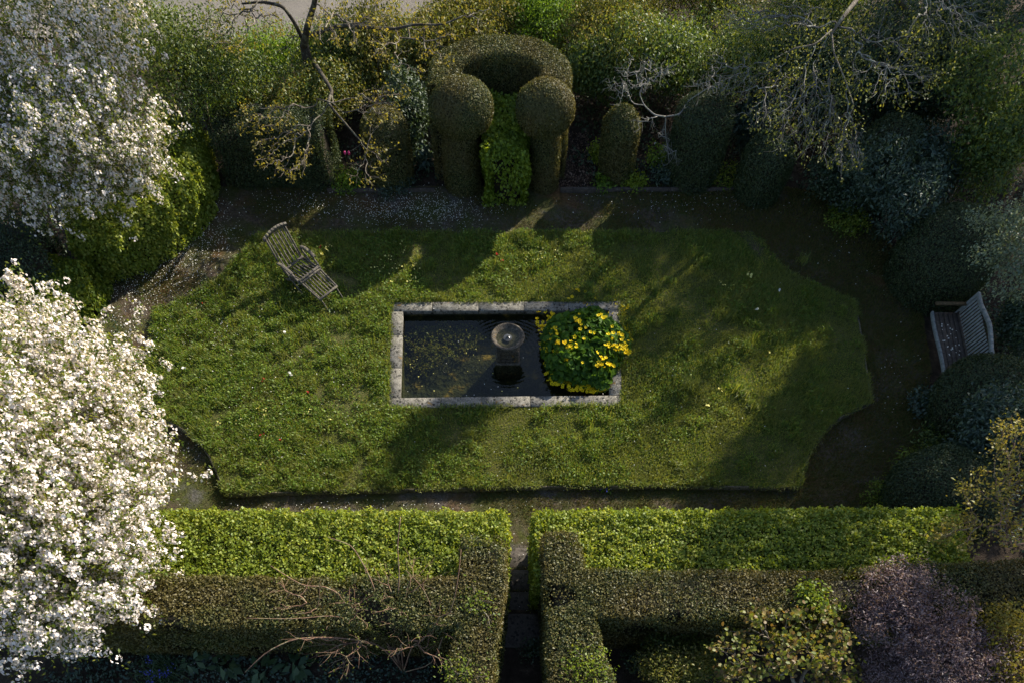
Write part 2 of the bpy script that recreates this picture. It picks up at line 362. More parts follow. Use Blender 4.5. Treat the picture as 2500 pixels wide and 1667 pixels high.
class Rev:
    """solid of revolution: profile of (radius, z) from the ground up"""
    def __init__(s, c, prof, sx=1, sy=1): s.c = np.array(c, float); s.p = np.array(prof, float); s.sx = sx; s.sy = sy
    def sdf(s, P):
        q = (P - s.c) / np.array([s.sx, s.sy, 1]); r = np.hypot(q[:, 0], q[:, 1]); z = q[:, 2]
        best = np.full(len(P), 1e9)
        for a, b in zip(s.p[:-1], s.p[1:]):
            d = b - a; u = np.clip(((r - a[0]) * d[0] + (z - a[1]) * d[1]) / (d @ d), 0, 1)
            best = np.minimum(best, np.hypot(r - a[0] - u * d[0], z - a[1] - u * d[1]))
        R_ = np.interp(z, s.p[:, 1], s.p[:, 0], left=0, right=0)
        return np.where(r < R_, -best, best)
    def bbox(s): m = s.p[:, 0].max() + .08; return s.c + np.array([-m * s.sx, -m * s.sy, 0]), s.c + np.array([m * s.sx, m * s.sy, s.p[:, 1].max() + .08])
    def core(s, mb, k=.07): mb.lathe([(max(r - k, .001), max(z - k, 0)) for r, z in s.p], s.c, 28, s.sx, s.sy)

def scatter(prims, n, depth=.06, out=.02, bump=.02, bseed=1, bfreq=5, holes=0.0, zmin=None):
    """points just under the skin of the union of prims, with outward normals"""
    nz = Noise(bfreq, 7, bseed); hz = Noise(4.2, 7, bseed + 50); res = []; got = 0; vols = []
    for p in prims: lo, hi = p.bbox(); vols.append(np.prod(hi - lo))
    vols = np.array(vols) / sum(vols)
    S = lambda P: np.minimum.reduce([p.sdf(P) for p in prims])
    for it in range(60):
        P = np.concatenate([rng.uniform(*p.bbox(), size=(int(n * 3 * f) + 50, 3)) for p, f in zip(prims, vols)])
        d = S(P) + bump * nz(P); m = (d > -depth) & (d < out)
        P = P[m]; d = d[m]; keep = rng.random(len(P)) < np.exp(np.minimum(d, 0) / depth * 1.2)
        if holes > 0: keep &= ~((hz(P) > .95) & (d > -depth * .75) & (rng.random(len(P)) < holes))
        P = P[keep]
        e = .01; g = np.stack([S(P + e * np.eye(3)[i]) - S(P - e * np.eye(3)[i]) for i in range(3)], 1); N = unit(g)
        k = N[:, 2] > -.75
        res.append((P[k], N[k])); got += int(k.sum())
        if got >= n: break
    P = np.concatenate([a for a, b in res])[:n]; N = np.concatenate([b for a, b in res])[:n]; return P, N

def hedge(name, label, cat, prims, n, size, mat, aspect=.55, spread=.75, group=None, parts=None, depth=.06, bump=.02, seed=1, holes=0.0, out=.02, inner='core', bfreq=5):
    lo = np.min([p.bbox()[0] for p in prims], 0); hi = np.max([p.bbox()[1] for p in prims], 0)
    root = thing(name, label, cat, ((lo[0] + hi[0]) / 2, (lo[1] + hi[1]) / 2, lo[2]), group)
    if parts is None: parts = [('foliage', prims)]
    tot = sum(np.prod(p.bbox()[1] - p.bbox()[0]) ** .67 for p in prims)
    for pn, pp in parts:
        k = int(n * sum(np.prod(p.bbox()[1] - p.bbox()[0]) ** .67 for p in pp) / tot)
        P, N = scatter(pp, k, depth, out, bump, seed, bfreq, holes)
        if len(parts) > 1:   # keep leaves that are not buried in the other parts
            oth = [q for q in prims if q not in pp]; dd = np.minimum.reduce([q.sdf(P) for q in oth]); m = dd > -.05; P = P[m]; N = N[m]
        mb = MB(); leaves(mb, P, N, size, aspect, spread); mb.build(pn, M[mat], root)
    mb = MB()
    for p in prims: p.core(mb, depth + .045)
    mb.build('inner_shade_core', M[inner], root); return root  # solid dark hull standing in for branches and shade behind the leaves

# ------------------------------------------------------------------ branching
def grow(mb, start, pts, r_tip=.004, gnarl=.12, frac=.45, rpow=.5, tips=None, k=4, rmax=.2, droop=0.0, minleaf=2):
    def seg(a, b, ra, rb):
        L = np.linalg.norm(b - a); m = max(4, min(8, int(L / .12) + 3)); u = np.linspace(0, 1, m)[:, None]
        P = a + (b - a) * u + rng.normal(size=3) * gnarl * L * .55 * np.sin(math.pi * u) + rng.normal(size=3) * gnarl * L * .35 * np.sin(2 * math.pi * u)
        mb.tube(P, np.linspace(ra, rb, m), k if max(ra, rb) < .03 else k + 3, False); return P
    def rec(p, pts, rp):
        n = len(pts); r = min(r_tip * n ** rpow, rp)
        if n <= minleaf:
            for q in pts:
                q2 = q - np.array([0, 0, droop * np.linalg.norm(q - p)]); P = seg(p, q2, min(r_tip * 1.4, r), r_tip * .6)
                if tips is not None: tips.append((P[-1], unit(P[-1] - P[-2]))); tips.append(((P[-2]), unit(P[-1] - P[-2])))
            return
        c = pts.mean(0); nx = p + (c - p) * frac * rng.uniform(.8, 1.2) + rng.normal(size=3) * gnarl * np.linalg.norm(c - p) * .4
        seg(p, nx, min(r * 1.08, rp), r)
        kk = 2 if n < 12 else (3 if rng.random() < .5 else 2)
        d = unit(pts - nx) + .15 * (pts - nx); cen = d[rng.choice(n, kk, replace=False)].copy()
        for _ in range(5):
            lab = np.argmin(((d[:, None] - cen[None]) ** 2).sum(2), 1)
            for i in range(kk):
                if (lab == i).any(): cen[i] = d[lab == i].mean(0)
        if (lab == lab[0]).all(): lab = np.arange(n) % kk
        for i in range(kk):
            if (lab == i).any(): rec(nx, pts[lab == i], r)
    rec(np.asarray(start, float), np.asarray(pts, float), rmax)

def in_lobes(lobes, n, shell=.55):
    out = []; wts = np.array([np.prod(np.ones(3) * l[1]) for l in lobes]); wts /= wts.sum()
    for (c, r), f in zip(lobes, wts):
        m = int(n * f) + 1; u = unit(rng.normal(size=(m, 3))); rad = rng.uniform(shell ** 3, 1, m) ** (1 / 3)
        out.append(np.array(c) + u * rad[:, None] * np.array(r))
    return np.concatenate(out)
def px_cloud(cx, cy_, rx, ry, z0, z1, n, shape='ell'):
    out = []
    while len(out) < n:
        a, b = rng.uniform(-1, 1, 2)
        if a * a + b * b <= 1: out.append(W(cx + a * rx, cy_ + b * ry, rng.uniform(z0, z1)))
    return np.array(out)

def bush(name, label, cat, lobes, n, size, mat, aspect=.55, wood='twig', base=None, clump=.09, per=7, shell=.5, group=None, up=.5, stems=40, disc=False, rtip=.004):
    """loose shrub: leaf sprigs through a lobed volume on a branching frame"""
    allc = np.array([c for c, r in lobes]); 
    b = np.array(base) if base is not None else np.array([*allc[:, :2].mean(0), 0.0])
    root = thing(name, label, cat, b, group)
    C = in_lobes(lobes, n // per, shell); C = C[C[:, 2] > b[2] + .05]
    out = unit(C - allc[np.argmin(((C[:, None] - allc[None]) ** 2).sum(2), 1)])
    P = np.repeat(C, per, 0) + rng.normal(size=(len(C) * per, 3)) * clump; N = np.repeat(out, per, 0) * .6 + np.array([0, 0, up])
    mb = MB()
    if disc: discs(mb, P, N, size, .8)
    else: leaves(mb, P, N, size, aspect, .8)
    mb.build('foliage', M[mat], root)
    if stems:
        mb = MB(); sel = C[rng.choice(len(C), min(stems, len(C)), replace=False)]; grow(mb, b, sel, rtip, .15, .4); mb.build('stems', M[wood], root)
    return root

# ------------------------------------------------------------------ ground
def smooth(a, b, x): t = np.clip((x - a) / (b - a), 0, 1); return t * t * (3 - 2 * t)
def zg(x, y):
    x = np.asarray(x, float); y = np.asarray(y, float)
    z = -.11 + .08 * smooth(8, 13.5, y)
    return z + .41 * (1 - smooth(3.7, 5.0, y))
def inpoly(x, y, poly):
    p = np.asarray(poly); c = np.zeros(len(x), bool); j = len(p) - 1
    for i in range(len(p)):
        a = ((p[i, 1] > y) != (p[j, 1] > y)) & (x < (p[j, 0] - p[i, 0]) * (y - p[i, 1]) / (p[j, 1] - p[i, 1] + 1e-12) + p[i, 0]); c ^= a; j = i
    return c
def pw(pts, z=0.0): return np.array([W(a, b, z)[:2] for a, b in pts])

LAWN_PX = [(625, 572), (900, 570), (1250, 569), (1550, 568), (1838, 567), (1850, 584), (1870, 612), (1892, 640), (1918, 662), (1950, 682), (2000, 704), (2087, 738), (2096, 790), (2106, 850), (2116, 915), (2124, 982),
           (2085, 998), (2055, 1014), (2020, 1042), (1994, 1074), (1974, 1110), (1960, 1148), (1950, 1187), (1700, 1185), (1428, 1184), (1250, 1187), (1064, 1191), (800, 1197), (553, 1204),
           (546, 1190), (530, 1150), (512, 1112), (488, 1080), (460, 1054), (430, 1036), (400, 1022), (362, 1004), (362, 915), (368, 840), (379, 757), (430, 738), (470, 719), (512, 697), (545, 671), (578, 637), (604, 604)]
LAWN = pw(LAWN_PX)
POOL_O = pw([(957, 741), (1514, 738), (1517, 991), (948, 998)]); 
def inset(q, d):
    q = np.array(q); c = q.mean(0); r = []
    for i in range(4):
        e1 = unit(q[(i + 1) % 4] - q[i]); e0 = unit(q[i - 1] - q[i]); r.append(q[i] + (e1 + e0) * d)
    return np.array(r)
POOL_I = inset(POOL_O, .25)
PATH_PX = [(560, 462), (1900, 462), (2020, 490), (2160, 590), (2240, 720), (2270, 900), (2250, 1080), (2190, 1200), (2140, 1275), (1325, 1275), (1322, 1345), (1212, 1345), (1212, 1275), (380, 1275), (330, 1180), (270, 1000), (225, 820), (215, 690), (330, 670), (430, 620), (510, 540), (530, 470)]
PATHP = pw(PATH_PX, -.1)

# earth: one sheet to the horizon, holed for the pond
def sheet(name, x0, x1, y0, y1, st, zf, mat, keep=None, kind='structure', dz=0):
    xs = np.arange(x0, x1 + st / 2, st); ys = np.arange(y0, y1 + st / 2, st); X, Y = np.meshgrid(xs, ys)
    V = np.stack([X.ravel(), Y.ravel(), zf(X.ravel(), Y.ravel()) + dz], 1); nx = len(xs)
    i = (np.arange(len(ys) - 1)[:, None] * nx + np.arange(nx - 1)[None]).ravel(); Q = np.stack([i, i + 1, i + nx + 1, i + nx], 1)
    if keep is not None: c = V[Q].mean(1); Q = Q[keep(c[:, 0], c[:, 1])]
    u, inv = np.unique(Q, return_inverse=True); mb = MB(); mb.add(V[u], inv.reshape(-1, 4)); o = mb.build(name, M[mat], smooth=True); o['kind'] = kind; return o
gz = Noise(1.3, 6, 3)
bump = lambda x, y: zg(x, y) + .02 * gz(np.stack([x, y, 0 * x], 1))
lawn_in = lambda x, y: inpoly(x, y, LAWN)
CEN = LAWN.mean(0); LAWN_SMALL = CEN + (LAWN - CEN) * .95
sheet('ground', -14, 14, -1, 24, .25, bump, 'soil', lambda x, y: ~inpoly(x, y, LAWN_SMALL))
xs = np.array([-90, -14, 14, 90.]); ys = np.array([-70, -1, 24, 120.])
mb = MB(); X, Y = np.meshgrid(xs, ys); V = np.stack([X.ravel(), Y.ravel(), zg(X.ravel(), Y.ravel()) - .004], 1)
mb.add(V, [[j * 4 + i, j * 4 + i + 1, j * 4 + i + 5, j * 4 + i + 4] for j in range(3) for i in range(3) if not (i == 1 and j == 1)])
o = mb.build('terrain', M['soil']); o['kind'] = 'structure'
sheet('path', -11, 11, 3.9, 15.4, .09, bump, 'path', lambda x, y: inpoly(x, y, PATHP) & ~inpoly(x, y, LAWN_SMALL), dz=.006)
ROADP = pw([(470, 116), (700, 112), (950, 60), (1160, 0), (1300, -140), (300, -200), (-300, -100), (-300, 60)])
sheet('road', -30, 3, 18.5, 34, .25, lambda x, y: zg(x, y) + .05, 'road', lambda x, y: inpoly(x, y, ROADP))

# lawn slab with a hole for the pond
def poly_slab(name, outer, hole, z, zb, mat):
    vs = [[Vector((a, b, 0)) for a, b in outer], [Vector((a, b, 0)) for a, b in hole][::-1]]
    tri = geometry.tessellate_polygon(vs); P = np.array([v[:] for l in vs for v in l]); P[:, 2] = z; T = np.array(tri)
    nrm = np.cross(P[T[:, 1]] - P[T[:, 0]], P[T[:, 2]] - P[T[:, 0]])[:, 2]; T[nrm < 0] = T[nrm < 0][:, ::-1]
    mb = MB(); mb.add(P, None, T); n = len(outer); B = P[:n].copy(); B[:, 2] = zb
    mb.add(np.concatenate([P[:n], B]), [[i, (i + 1) % n, n + (i + 1) % n, n + i] for i in range(n)]); return mb.build(name, M[mat])
lawn = poly_slab('lawn', LAWN, inset(POOL_O, .03), 0, -.25, 'lawn'); lawn['kind'] = 'structure'

# stone edging round the lawn
mb = MB(); n = len(LAWN); cl = LAWN
dn = []
for i in range(n):
    d = unit(cl[(i + 1) % n] - cl[i - 1]); dn.append(np.array([d[1], -d[0]]))
dn = np.array(dn)
if inpoly(np.array([cl[0, 0] + dn[0, 0] * .05]), np.array([cl[0, 1] + dn[0, 1] * .05]), cl)[0]: dn = -dn
V = []
for i in range(n):
    zt = .004 + .005 * math.sin(i * 2.3)
    for off, z in ((0.03, -.3), (.032, zt), (-.004, zt), (-.004, -.02)): V.append([*(cl[i] + dn[i] * off), z])
mb.add(V, [[i * 4 + k, i * 4 + k + 1, ((i + 1) % n) * 4 + k + 1, ((i + 1) % n) * 4 + k] for i in range(n) for k in range(3)])
tag(mb.build('lawn_edging', M['edge']), 'thin low stone edging that runs round the scalloped lawn', 'edging')
# timber edging of the rear bed
for a, b, lab in (((800, 468), (1062, 468), 'dark timber board edging the rear bed left of the topiary'), ((1368, 466), (1905, 466), 'dark timber board edging the rear bed right of the topiary')):
    mb = MB(); p, q = W(*a, 0), W(*b, 0); m = 6
    for i in range(m):
        A = p + (q - p) * i / m; B = p + (q - p) * (i + 1.0) / m; zz = .03 + .012 * math.sin(i * 3.1); A[2] = B[2] = zz - .05; mb.bar(A, B, .05, .18)
    tag(mb.build('bed_edging', M['mossywood']), lab, 'edging')

# ------------------------------------------------------------------ grass
nzA, nzB, nzC = Noise(1.5, 7, 21), Noise(5.0, 7, 22), Noise(2.8, 7, 23)
def blades(mb, P, L, wdt, lean=.6):
    n = len(P); az = rng.uniform(0, 6.283, n); d = np.stack([np.cos(az), np.sin(az), 0 * az], 1); b = np.stack([-np.sin(az), np.cos(az), 0 * az], 1)
    L = (L * rng.uniform(.6, 1.4, n))[:, None]; le = rng.uniform(.1, 1, n)[:, None] * lean; w = np.broadcast_to(np.asarray(wdt), (n,))[:, None] * .5
    tip = P + d * L * le + np.array([0, 0, 1]) * L * np.sqrt(np.maximum(.08, 1 - le ** 2)); mid = P + d * L * le * .35 + np.array([0, 0, 1]) * L * .55
    V = np.stack([P - b * w, P + b * w, mid + b * w * .8, tip, mid - b * w * .8], 1).reshape(-1, 3); i = np.arange(n)[:, None] * 5
    mb.add(V, np.concatenate([i, i + 1, i + 2, i + 4], 1), np.concatenate([i + 4, i + 2, i + 3], 1))
def rand_in(poly, n, hole=None):
    lo, hi = poly.min(0), poly.max(0); out = np.zeros((0, 2))
    while len(out) < n:
        p = rng.uniform(lo, hi, (n * 2, 2)); m = inpoly(p[:, 0], p[:, 1], poly)
        if hole is not None: m &= ~inpoly(p[:, 0], p[:, 1], hole)
        out = np.concatenate([out, p[m]])
    out = out[:n]; return np.concatenate([out, np.zeros((n, 1))], 1)
P = rand_in(LAWN, 420000, POOL_O)
nzL = Noise(3.4, 8, 77); dens = .42 + .22 * nzL(P) + .18 * nzA(P) + .22 * nzC(P) + .12 * nzB(P) + np.clip(P[:, 0] * .03 + .12, -.05, .2)
P = P[rng.random(len(P)) < np.clip(np.maximum(dens, .16 + .20 * (P[:, 0] + 3.2)), .12, .85)]
h = .05 + .035 * np.clip(nzC(P) + .35 * nzB(P), -1, 1.6)
mb = MB(); blades(mb, P, np.clip(h, .025, .14), .011, .85); g = mb.build('lawn_grass', M['grass']); tag(g, 'uneven tufted grass growing over the whole lawn', 'grass', kind='stuff')
# mounded tufts, close together on the left half and sparse on the right
nzL = Noise(3.4, 8, 77); TC = rand_in(LAWN, 2600, POOL_O); lump = nzL(TC); TC = TC[rng.random(len(TC)) < np.clip(.45 - .09 * (TC[:, 0] + 1.0) + .45 * lump, .04, 1)]
tr = rng.uniform(.08, .26, len(TC)); th_ = tr * rng.uniform(.45, .80, len(TC)); k = (tr ** 1.5 * 1300).astype(int)
idx = np.repeat(np.arange(len(TC)), k); off = rng.normal(size=(len(idx), 2)) * tr[idx, None] * .55; dd = np.minimum((off ** 2).sum(1) / (tr[idx] ** 2), 1)
P = TC[idx].copy(); P[:, :2] += off; Lb = .035 + th_[idx] * (1 - dd) * .8; isl = inpoly(P[:, 0], P[:, 1], LAWN) & ~inpoly(P[:, 0], P[:, 1], POOL_O); P, Lb, ii, dd = P[isl], Lb[isl], idx[isl], dd[isl]
mb = MB(); blades(mb, P, Lb, .010, .8); tag(mb.build('tufted_grass', M['grass']), 'mounded grass tufts that make the left lawn lumpy', 'grass', kind='stuff')
w_ = rng.random(len(P)) < (.75 * (rng.random(len(TC)) < .6))[ii]; Q = P[w_].copy(); Q[:, 2] = th_[ii][w_] * (1 - dd[w_]) * rng.uniform(.5, 1, w_.sum()) + .01
mb = MB(); leaves(mb, Q, np.array([0, 0, 1.0]), .038, .6, .7); tag(mb.build('mounded_weeds', M['weed']), 'mounds of small green weeds among the grass tufts', 'weeds', kind='stuff')
# longer tussocks
mb = MB(); 
tus = [(1680, 950, 1.1), (1810, 960, .9), (1835, 990, .7), (1600, 710, .5), (1780, 775, .7), (870, 900, .5), (690, 870, .5), (720, 780, .4), (1660, 1140, .5), (1040, 1140, .5), (1820, 850, .6), (1960, 640, .5), (1500, 900, .5), (760, 700, .6), (1320, 1110, .5), (520, 880, .5), (1890, 1100, .5), (1150, 1060, .5)]
for x, y, k in tus:
    c = W(x, y); m = int(170 * k); q = c + np.concatenate([rng.normal(size=(m, 2)) * .09 * k ** .5, np.zeros((m, 1))], 1); blades(mb, q, .26 * max(k, .6), .009, .95)
tag(mb.build('tussock_grass', M['grass']), 'longer grass tussocks rising out of the lawn', 'grass', kind='stuff')
# broad-leaved lawn weeds, thick on the left half
P = rand_in(LAWN, 50000, POOL_O); f = .15 + .5 * nzC(P) + .35 * nzB(P) - .09 * (P[:, 0] + .5)
P = P[rng.random(len(P)) < np.clip(f, 0, 1)]; P[:, 2] = rng.uniform(.02, .10, len(P)) * (1 + .5 * np.clip(nzC(P), -1, 1))
mb = MB(); leaves(mb, P, np.array([0, 0, 1.0]), .045, .65, .55); tag(mb.build('lawn_weeds', M['weed']), 'low broad-leaved weeds mixed thickly into the sunlit left lawn', 'weeds', kind='stuff')
# moss and short growth on the path
P = rand_in(PATHP, 260000, LAWN); f = .35 + .40 * nzA(P) + .25 * nzB(P) + .18 * np.clip(P[:, 0] - 1, -1, 3.5); P = P[rng.random(len(P)) < np.clip(f, .05, .9)]; P[:, 2] = bump(P[:, 0], P[:, 1])
mb = MB(); blades(mb, P, .035 + .012 * (P[:, 0] > 2.5), .011, .95); tag(mb.build('path_moss', M['moss']), 'short moss and grass growing over the path round the lawn', 'moss', kind='stuff')
def along(poly, n, jit, closed=True):
    p = np.array(poly); q = np.roll(p, -1, 0); L = np.linalg.norm(q - p, axis=1); i = rng.choice(len(p), n, p=L / L.sum()); u = rng.random((n, 1)); x = p[i] + (q[i] - p[i]) * u
    keep = nzB(np.concatenate([x, np.zeros((n, 1))], 1)) > -.4; x = x[keep]; return np.concatenate([x + rng.normal(size=x.shape) * jit, np.zeros((len(x), 1))], 1)
mb = MB(); P = along(LAWN, 15000, .035); blades(mb, P, .07, .010, 1.0); P = along(POOL_O, 5200, .03); P[:, 2] = .01; blades(mb, P, .085, .010, 1.0)
tag(mb.build('edge_grass', M['grass']), 'ragged grass hanging over the lawn edging and the pool coping', 'grass', kind='stuff')
# fallen petals
cl = [(300, 700, 90, 40, 500), (440, 640, 80, 50, 700), (520, 560, 60, 60, 500), (500, 800, 120, 60, 260), (300, 790, 60, 50, 250), (960, 515, 130, 32, 900), (1100, 515, 80, 32, 500), (740, 500, 120, 30, 260), (1700, 500, 200, 30, 260), (1500, 1000, 500, 150, 120), (700, 950, 250, 150, 160), (2100, 620, 80, 60, 60), (2200, 950, 60, 120, 60), (900, 1235, 300, 14, 160), (1270, 1430, 40, 90, 40), (500, 1630, 150, 30, 90), (450, 1120, 60, 60, 90)]
P = []
for x, y, rx, ry, m in cl:
    for _ in range(m):
        w = W(x + rng.normal() * rx * .7, y + rng.normal() * ry * .7, -.03); w[2] = (.05 + .05 * rng.random()) if lawn_in(np.array([w[0]]), np.array([w[1]]))[0] else float(bump(np.array([w[0]]), np.array([w[1]]))[0]) + .035
        P.append(w)
mb = MB(); leaves(mb, np.array(P), np.array([0, 0, 1.0]), .020, .8, .5); tag(mb.build('fallen_petals', M['white']), 'white petals fallen on the path and grass', 'petals', kind='stuff')

# ------------------------------------------------------------------ pond
pr = thing('stone_pool', 'rectangular sunken pool with a lichened stone coping', 'pool', (*POOL_O.mean(0), 0))
def slab(mb, quad, zt, zb, gap=.004):
    q = np.array(quad); c = q.mean(0); q = c + (q - c) * (1 - gap / np.linalg.norm(q - c, axis=1).mean())
    bm = bmesh.new(); vs = [bm.verts.new((a, b, zt)) for a, b in q] + [bm.verts.new((a, b, zb)) for a, b in q]
    bm.faces.new(vs[:4]); bm.faces.new(vs[7:3:-1])
    for i in range(4): bm.faces.new((vs[i], vs[4 + i], vs[4 + (i + 1) % 4], vs[(i + 1) % 4]))
    bmesh.ops.recalc_face_normals(bm, faces=bm.faces[:]); bmesh.ops.bevel(bm, geom=bm.edges[:], offset=.006, segments=1, affect='EDGES'); mb.bm(bm)
O, I = POOL_O, POOL_I
def side(a0, a1, b0, b1, n):
    cut = np.concatenate([[0], np.sort((np.arange(1, n) + rng.uniform(-.15, .15, n - 1)) / n), [1]])
    for u, w in zip(cut[:-1], cut[1:]):
        mb = MB(); slab(mb, [a0 + (a1 - a0) * u, a0 + (a1 - a0) * w, b0 + (b1 - b0) * w, b0 + (b1 - b0) * u], .03 + rng.uniform(-.004, .006), -.06, .004); mb.build('coping_stone', M['stone'], pr)
# far and near runs take the corners, the short sides butt between them
ex0 = unit(O[0] - O[1]) ; L_I = np.array([I[0] + (O[0] - O[3]) * 0, I[1]])
farL, farR = O[0], O[1]; nearL, nearR = O[3], O[2]
fiL = I[0] + unit(O[0] - O[1]) * .25; fiR = I[1] + unit(O[1] - O[0]) * .25
niL = I[3] + unit(O[3] - O[2]) * .25; niR = I[2] + unit(O[2] - O[3]) * .25
side(farL, farR, fiL, fiR, 5); side(niL, niR, nearL, nearR, 5); side(fiL, niL, I[0], I[3], 3); side(I[1], I[2], fiR, niR, 3)
mb = MB(); J = inset(POOL_I, -.02); V = [[a, b, -.055] for a, b in J] + [[a, b, -.62] for a, b in J]
mb.add(V, [[0, 1, 5, 4], [1, 2, 6, 5], [2, 3, 7, 6], [3, 0, 4, 7]]); mb.build('basin_wall', M['pondfloor'], pr)
g2 = Noise(2.0, 6, 8); xs = np.linspace(J[:, 0].min(), J[:, 0].max(), 40); ys = np.linspace(J[:, 1].min(), J[:, 1].max(), 26); X, Y = np.meshgrid(xs, ys)
Pf = np.stack([X.ravel(), Y.ravel(), 0 * X.ravel()], 1); Pf[:, 2] = -.5 + .07 * g2(Pf) + .10 * np.exp(-((Pf[:, 0] + 2.0) ** 2 + (Pf[:, 1] - 10.2) ** 2) / .3)
i = (np.arange(25)[:, None] * 40 + np.arange(39)[None]).ravel(); mb = MB(); mb.add(Pf, np.stack([i, i + 1, i + 41, i + 40], 1)); mb.build('basin_floor', M['pondfloor'], pr, True)
FC = W(1240, 868, -.1)
J2 = inset(POOL_I, -.015); mb = MB(); mb.add([[a, b, -.10] for a, b in J2], [[3, 2, 1, 0]] if np.cross(J2[1] - J2[0], J2[2] - J2[0]) < 0 else [[0, 1, 2, 3]])
wo = mb.build('water', M['water'], None, org=(FC[0], FC[1], -.10)); wo['kind'] = 'structure'
# algae under the water
C = np.concatenate([px_cloud(1085, 830, 90, 45, -.40, -.18, 240), px_cloud(1030, 880, 45, 30, -.45, -.25, 60)]); P = np.repeat(C, 8, 0) + rng.normal(size=(len(C) * 8, 3)) * .04; P[:, 2] = np.minimum(P[:, 2], -.14)
mb = MB(); leaves(mb, P, np.array([0, 0, 1.0]), .05, .5, .9); tag(mb.build('pond_algae', M['olive']), 'olive water weed floating below the pool surface', 'water weed', kind='stuff')
P = [W(x + rng.normal() * 14, y + rng.normal() * 12, -.092) for x, y in [(1165, 862), (1170, 868), (1158, 900), (1185, 910), (1150, 870), (1010, 880), (1025, 930), (1065, 965), (1030, 905), (1240, 985 - 30)] for _ in range(2)]
mb = MB(); leaves(mb, np.array(P), np.array([0, 0, 1.0]), .026, .8, .1); tag(mb.build('floating_petals', M['paleyellow']), 'pale petals floating on the pool water', 'petals', kind='stuff')

# fountain
fo = thing('fountain', 'small stone fountain bowl on a square pedestal standing in the pool', 'fountain', (FC[0], FC[1], -.5))
fx, fy = FC[0], FC[1]; S_ = .215
def sq(mb, hw, z0, z1, bev=.008): mb.box((fx, fy, (z0 + z1) / 2), (hw, hw, (z1 - z0) / 2), None, bev)
mb = MB(); sq(mb, .25, -.5, -.06, .012); mb.build('plinth', M['fstone'], fo)
mb = MB(); sq(mb, .185, -.06, .215, .004)
for sx in (-1, 1):       # raised frame of the panelled faces
    for sy in (-1, 1): mb.box((fx + sx * .187, fy + sy * .187, .078), (.035, .035, .137), None, .006)
for a in range(4):
    ca, sa = math.cos(a * math.pi / 2), math.sin(a * math.pi / 2); rot = np.array([[ca, -sa, 0], [sa, ca, 0], [0, 0, 1]])
    for z, hz in ((-.03, .028), (.185, .03)): mb.box(np.array([fx, fy, z]) + rot @ np.array([0, -.2, 0]), (.15, .02, hz), rot, .005)
    mb.box(np.array([fx, fy, .08]) + rot @ np.array([0, -.19, 0]), (.07, .012, .02), rot, .008)
mb.build('pedestal', M['fstone'], fo)
mb = MB(); sq(mb, .235, .217, .25, .01); mb.build('capital', M['fstone'], fo)
mb = MB(); prof = [(.001, .25), (.13, .252), (.16, .262), (.24, .30), (.31, .345), (.338, .375), (.345, .40), (.335, .415), (.31, .418), (.29, .405), (.265, .385), (.20, .355), (.10, .335), (.001, .332)]
mb.lathe(prof, (fx, fy, 0), 56); mb.build('bowl', M['fstone'], fo, True)
mb = MB(); mb.lathe([(.238, .372), (.12, .374), (.001, .374)], (fx, fy, 0), 40); b = mb.build('bowl_water', M['water'], fo)
mb = MB(); mb.lathe([(.001, .418), (.012, .414), (.018, .40), (.03, .388), (.06, .380), (.09, .3755)], (fx, fy, 0), 14)
s = NM('splash'); bb = s.bsdf((.05, .05, .048), .1, .5); M['splash'] = s.m
mb.build('spout', M['splash'], fo, True)

# marsh marigold
mc = W(1432, 852, .0); mg = thing('marsh_marigold', 'big clump of yellow marsh flowers spilling over the right end of the pool', 'plant', mc)
lob = Ell((mc[0], mc[1], -.12), (.93, .98, .62), -.1)
P, N = scatter([lob], 2900, .20, .03, .08, 5, 3.5); m = P[:, 2] > -.05; P, N = P[m], N[m]
mb = MB(); discs(mb, P, N * .6 + np.array([0, 0, .5]), .105, .6, 7); mb.build('foliage', M['marshleaf'], mg)
fm = MB()
for k in range(5):
    a = k * 1.2566; d = np.array([math.cos(a), math.sin(a), 0]); e = np.array([-math.sin(a), math.cos(a), 0])
    fm.add([d * .004, d * .018 + e * .013 + [0, 0, .006], d * .034 + [0, 0, .012], d * .018 - e * .013 + [0, 0, .006]], [[0, 1, 2, 3]])
f0 = fm.build('flower', M['yellow'], mg); fpts = []
def fl(x, y, rx, ry, n, z=None):
    for _ in range(n):
        a = rng.uniform(0, 6.28); r = rng.random() ** .5; px, py = x + rx * r * math.cos(a), y + ry * r * math.sin(a)
        zz = .0
        for _ in range(6):
            q = W(px, py, zz); u = 1 - ((q[0] - mc[0]) / .93) ** 2 - ((q[1] - mc[1]) / .98) ** 2; zz = -.12 + .62 * math.sqrt(max(u, 0)) + .11
            zz = max(zz, .0)
        fpts.append(W(px, py, zz + rng.uniform(0, .03)))
for q in [(1340, 840, 24, 60, 60), (1362, 900, 34, 45, 80), (1405, 925, 45, 30, 80), (1450, 938, 48, 20, 80), (1325, 785, 18, 40, 22), (1478, 905, 26, 36, 44), (1500, 830, 16, 40, 16), (1530, 830, 14, 35, 34), (1515, 750, 20, 22, 22), (1528, 785, 12, 20, 12),
          (1425, 735, 46, 12, 7), (1375, 748, 14, 12, 9), (1480, 768, 20, 12, 10), (1412, 775, 8, 14, 7), (1390, 840, 22, 10, 10), (1345, 770, 12, 10, 8), (1435, 752, 12, 6, 5), (1420, 860, 60, 70, 14), (1440, 705, 36, 10, 4)]: fl(*q)
fpts = np.array(fpts); rng.shuffle(fpts)
for i, p in enumerate(fpts[:100]):
    o = f0 if i == 0 else f0.copy()
    if i: COL.objects.link(o)
    o.location = p; o.scale = [float(rng.uniform(.95, 1.5))] * 3; o.rotation_euler = (float(rng.normal() * .35), float(rng.normal() * .35), float(rng.uniform(0, 6)))
mb = MB(); base = np.concatenate(fm.v)
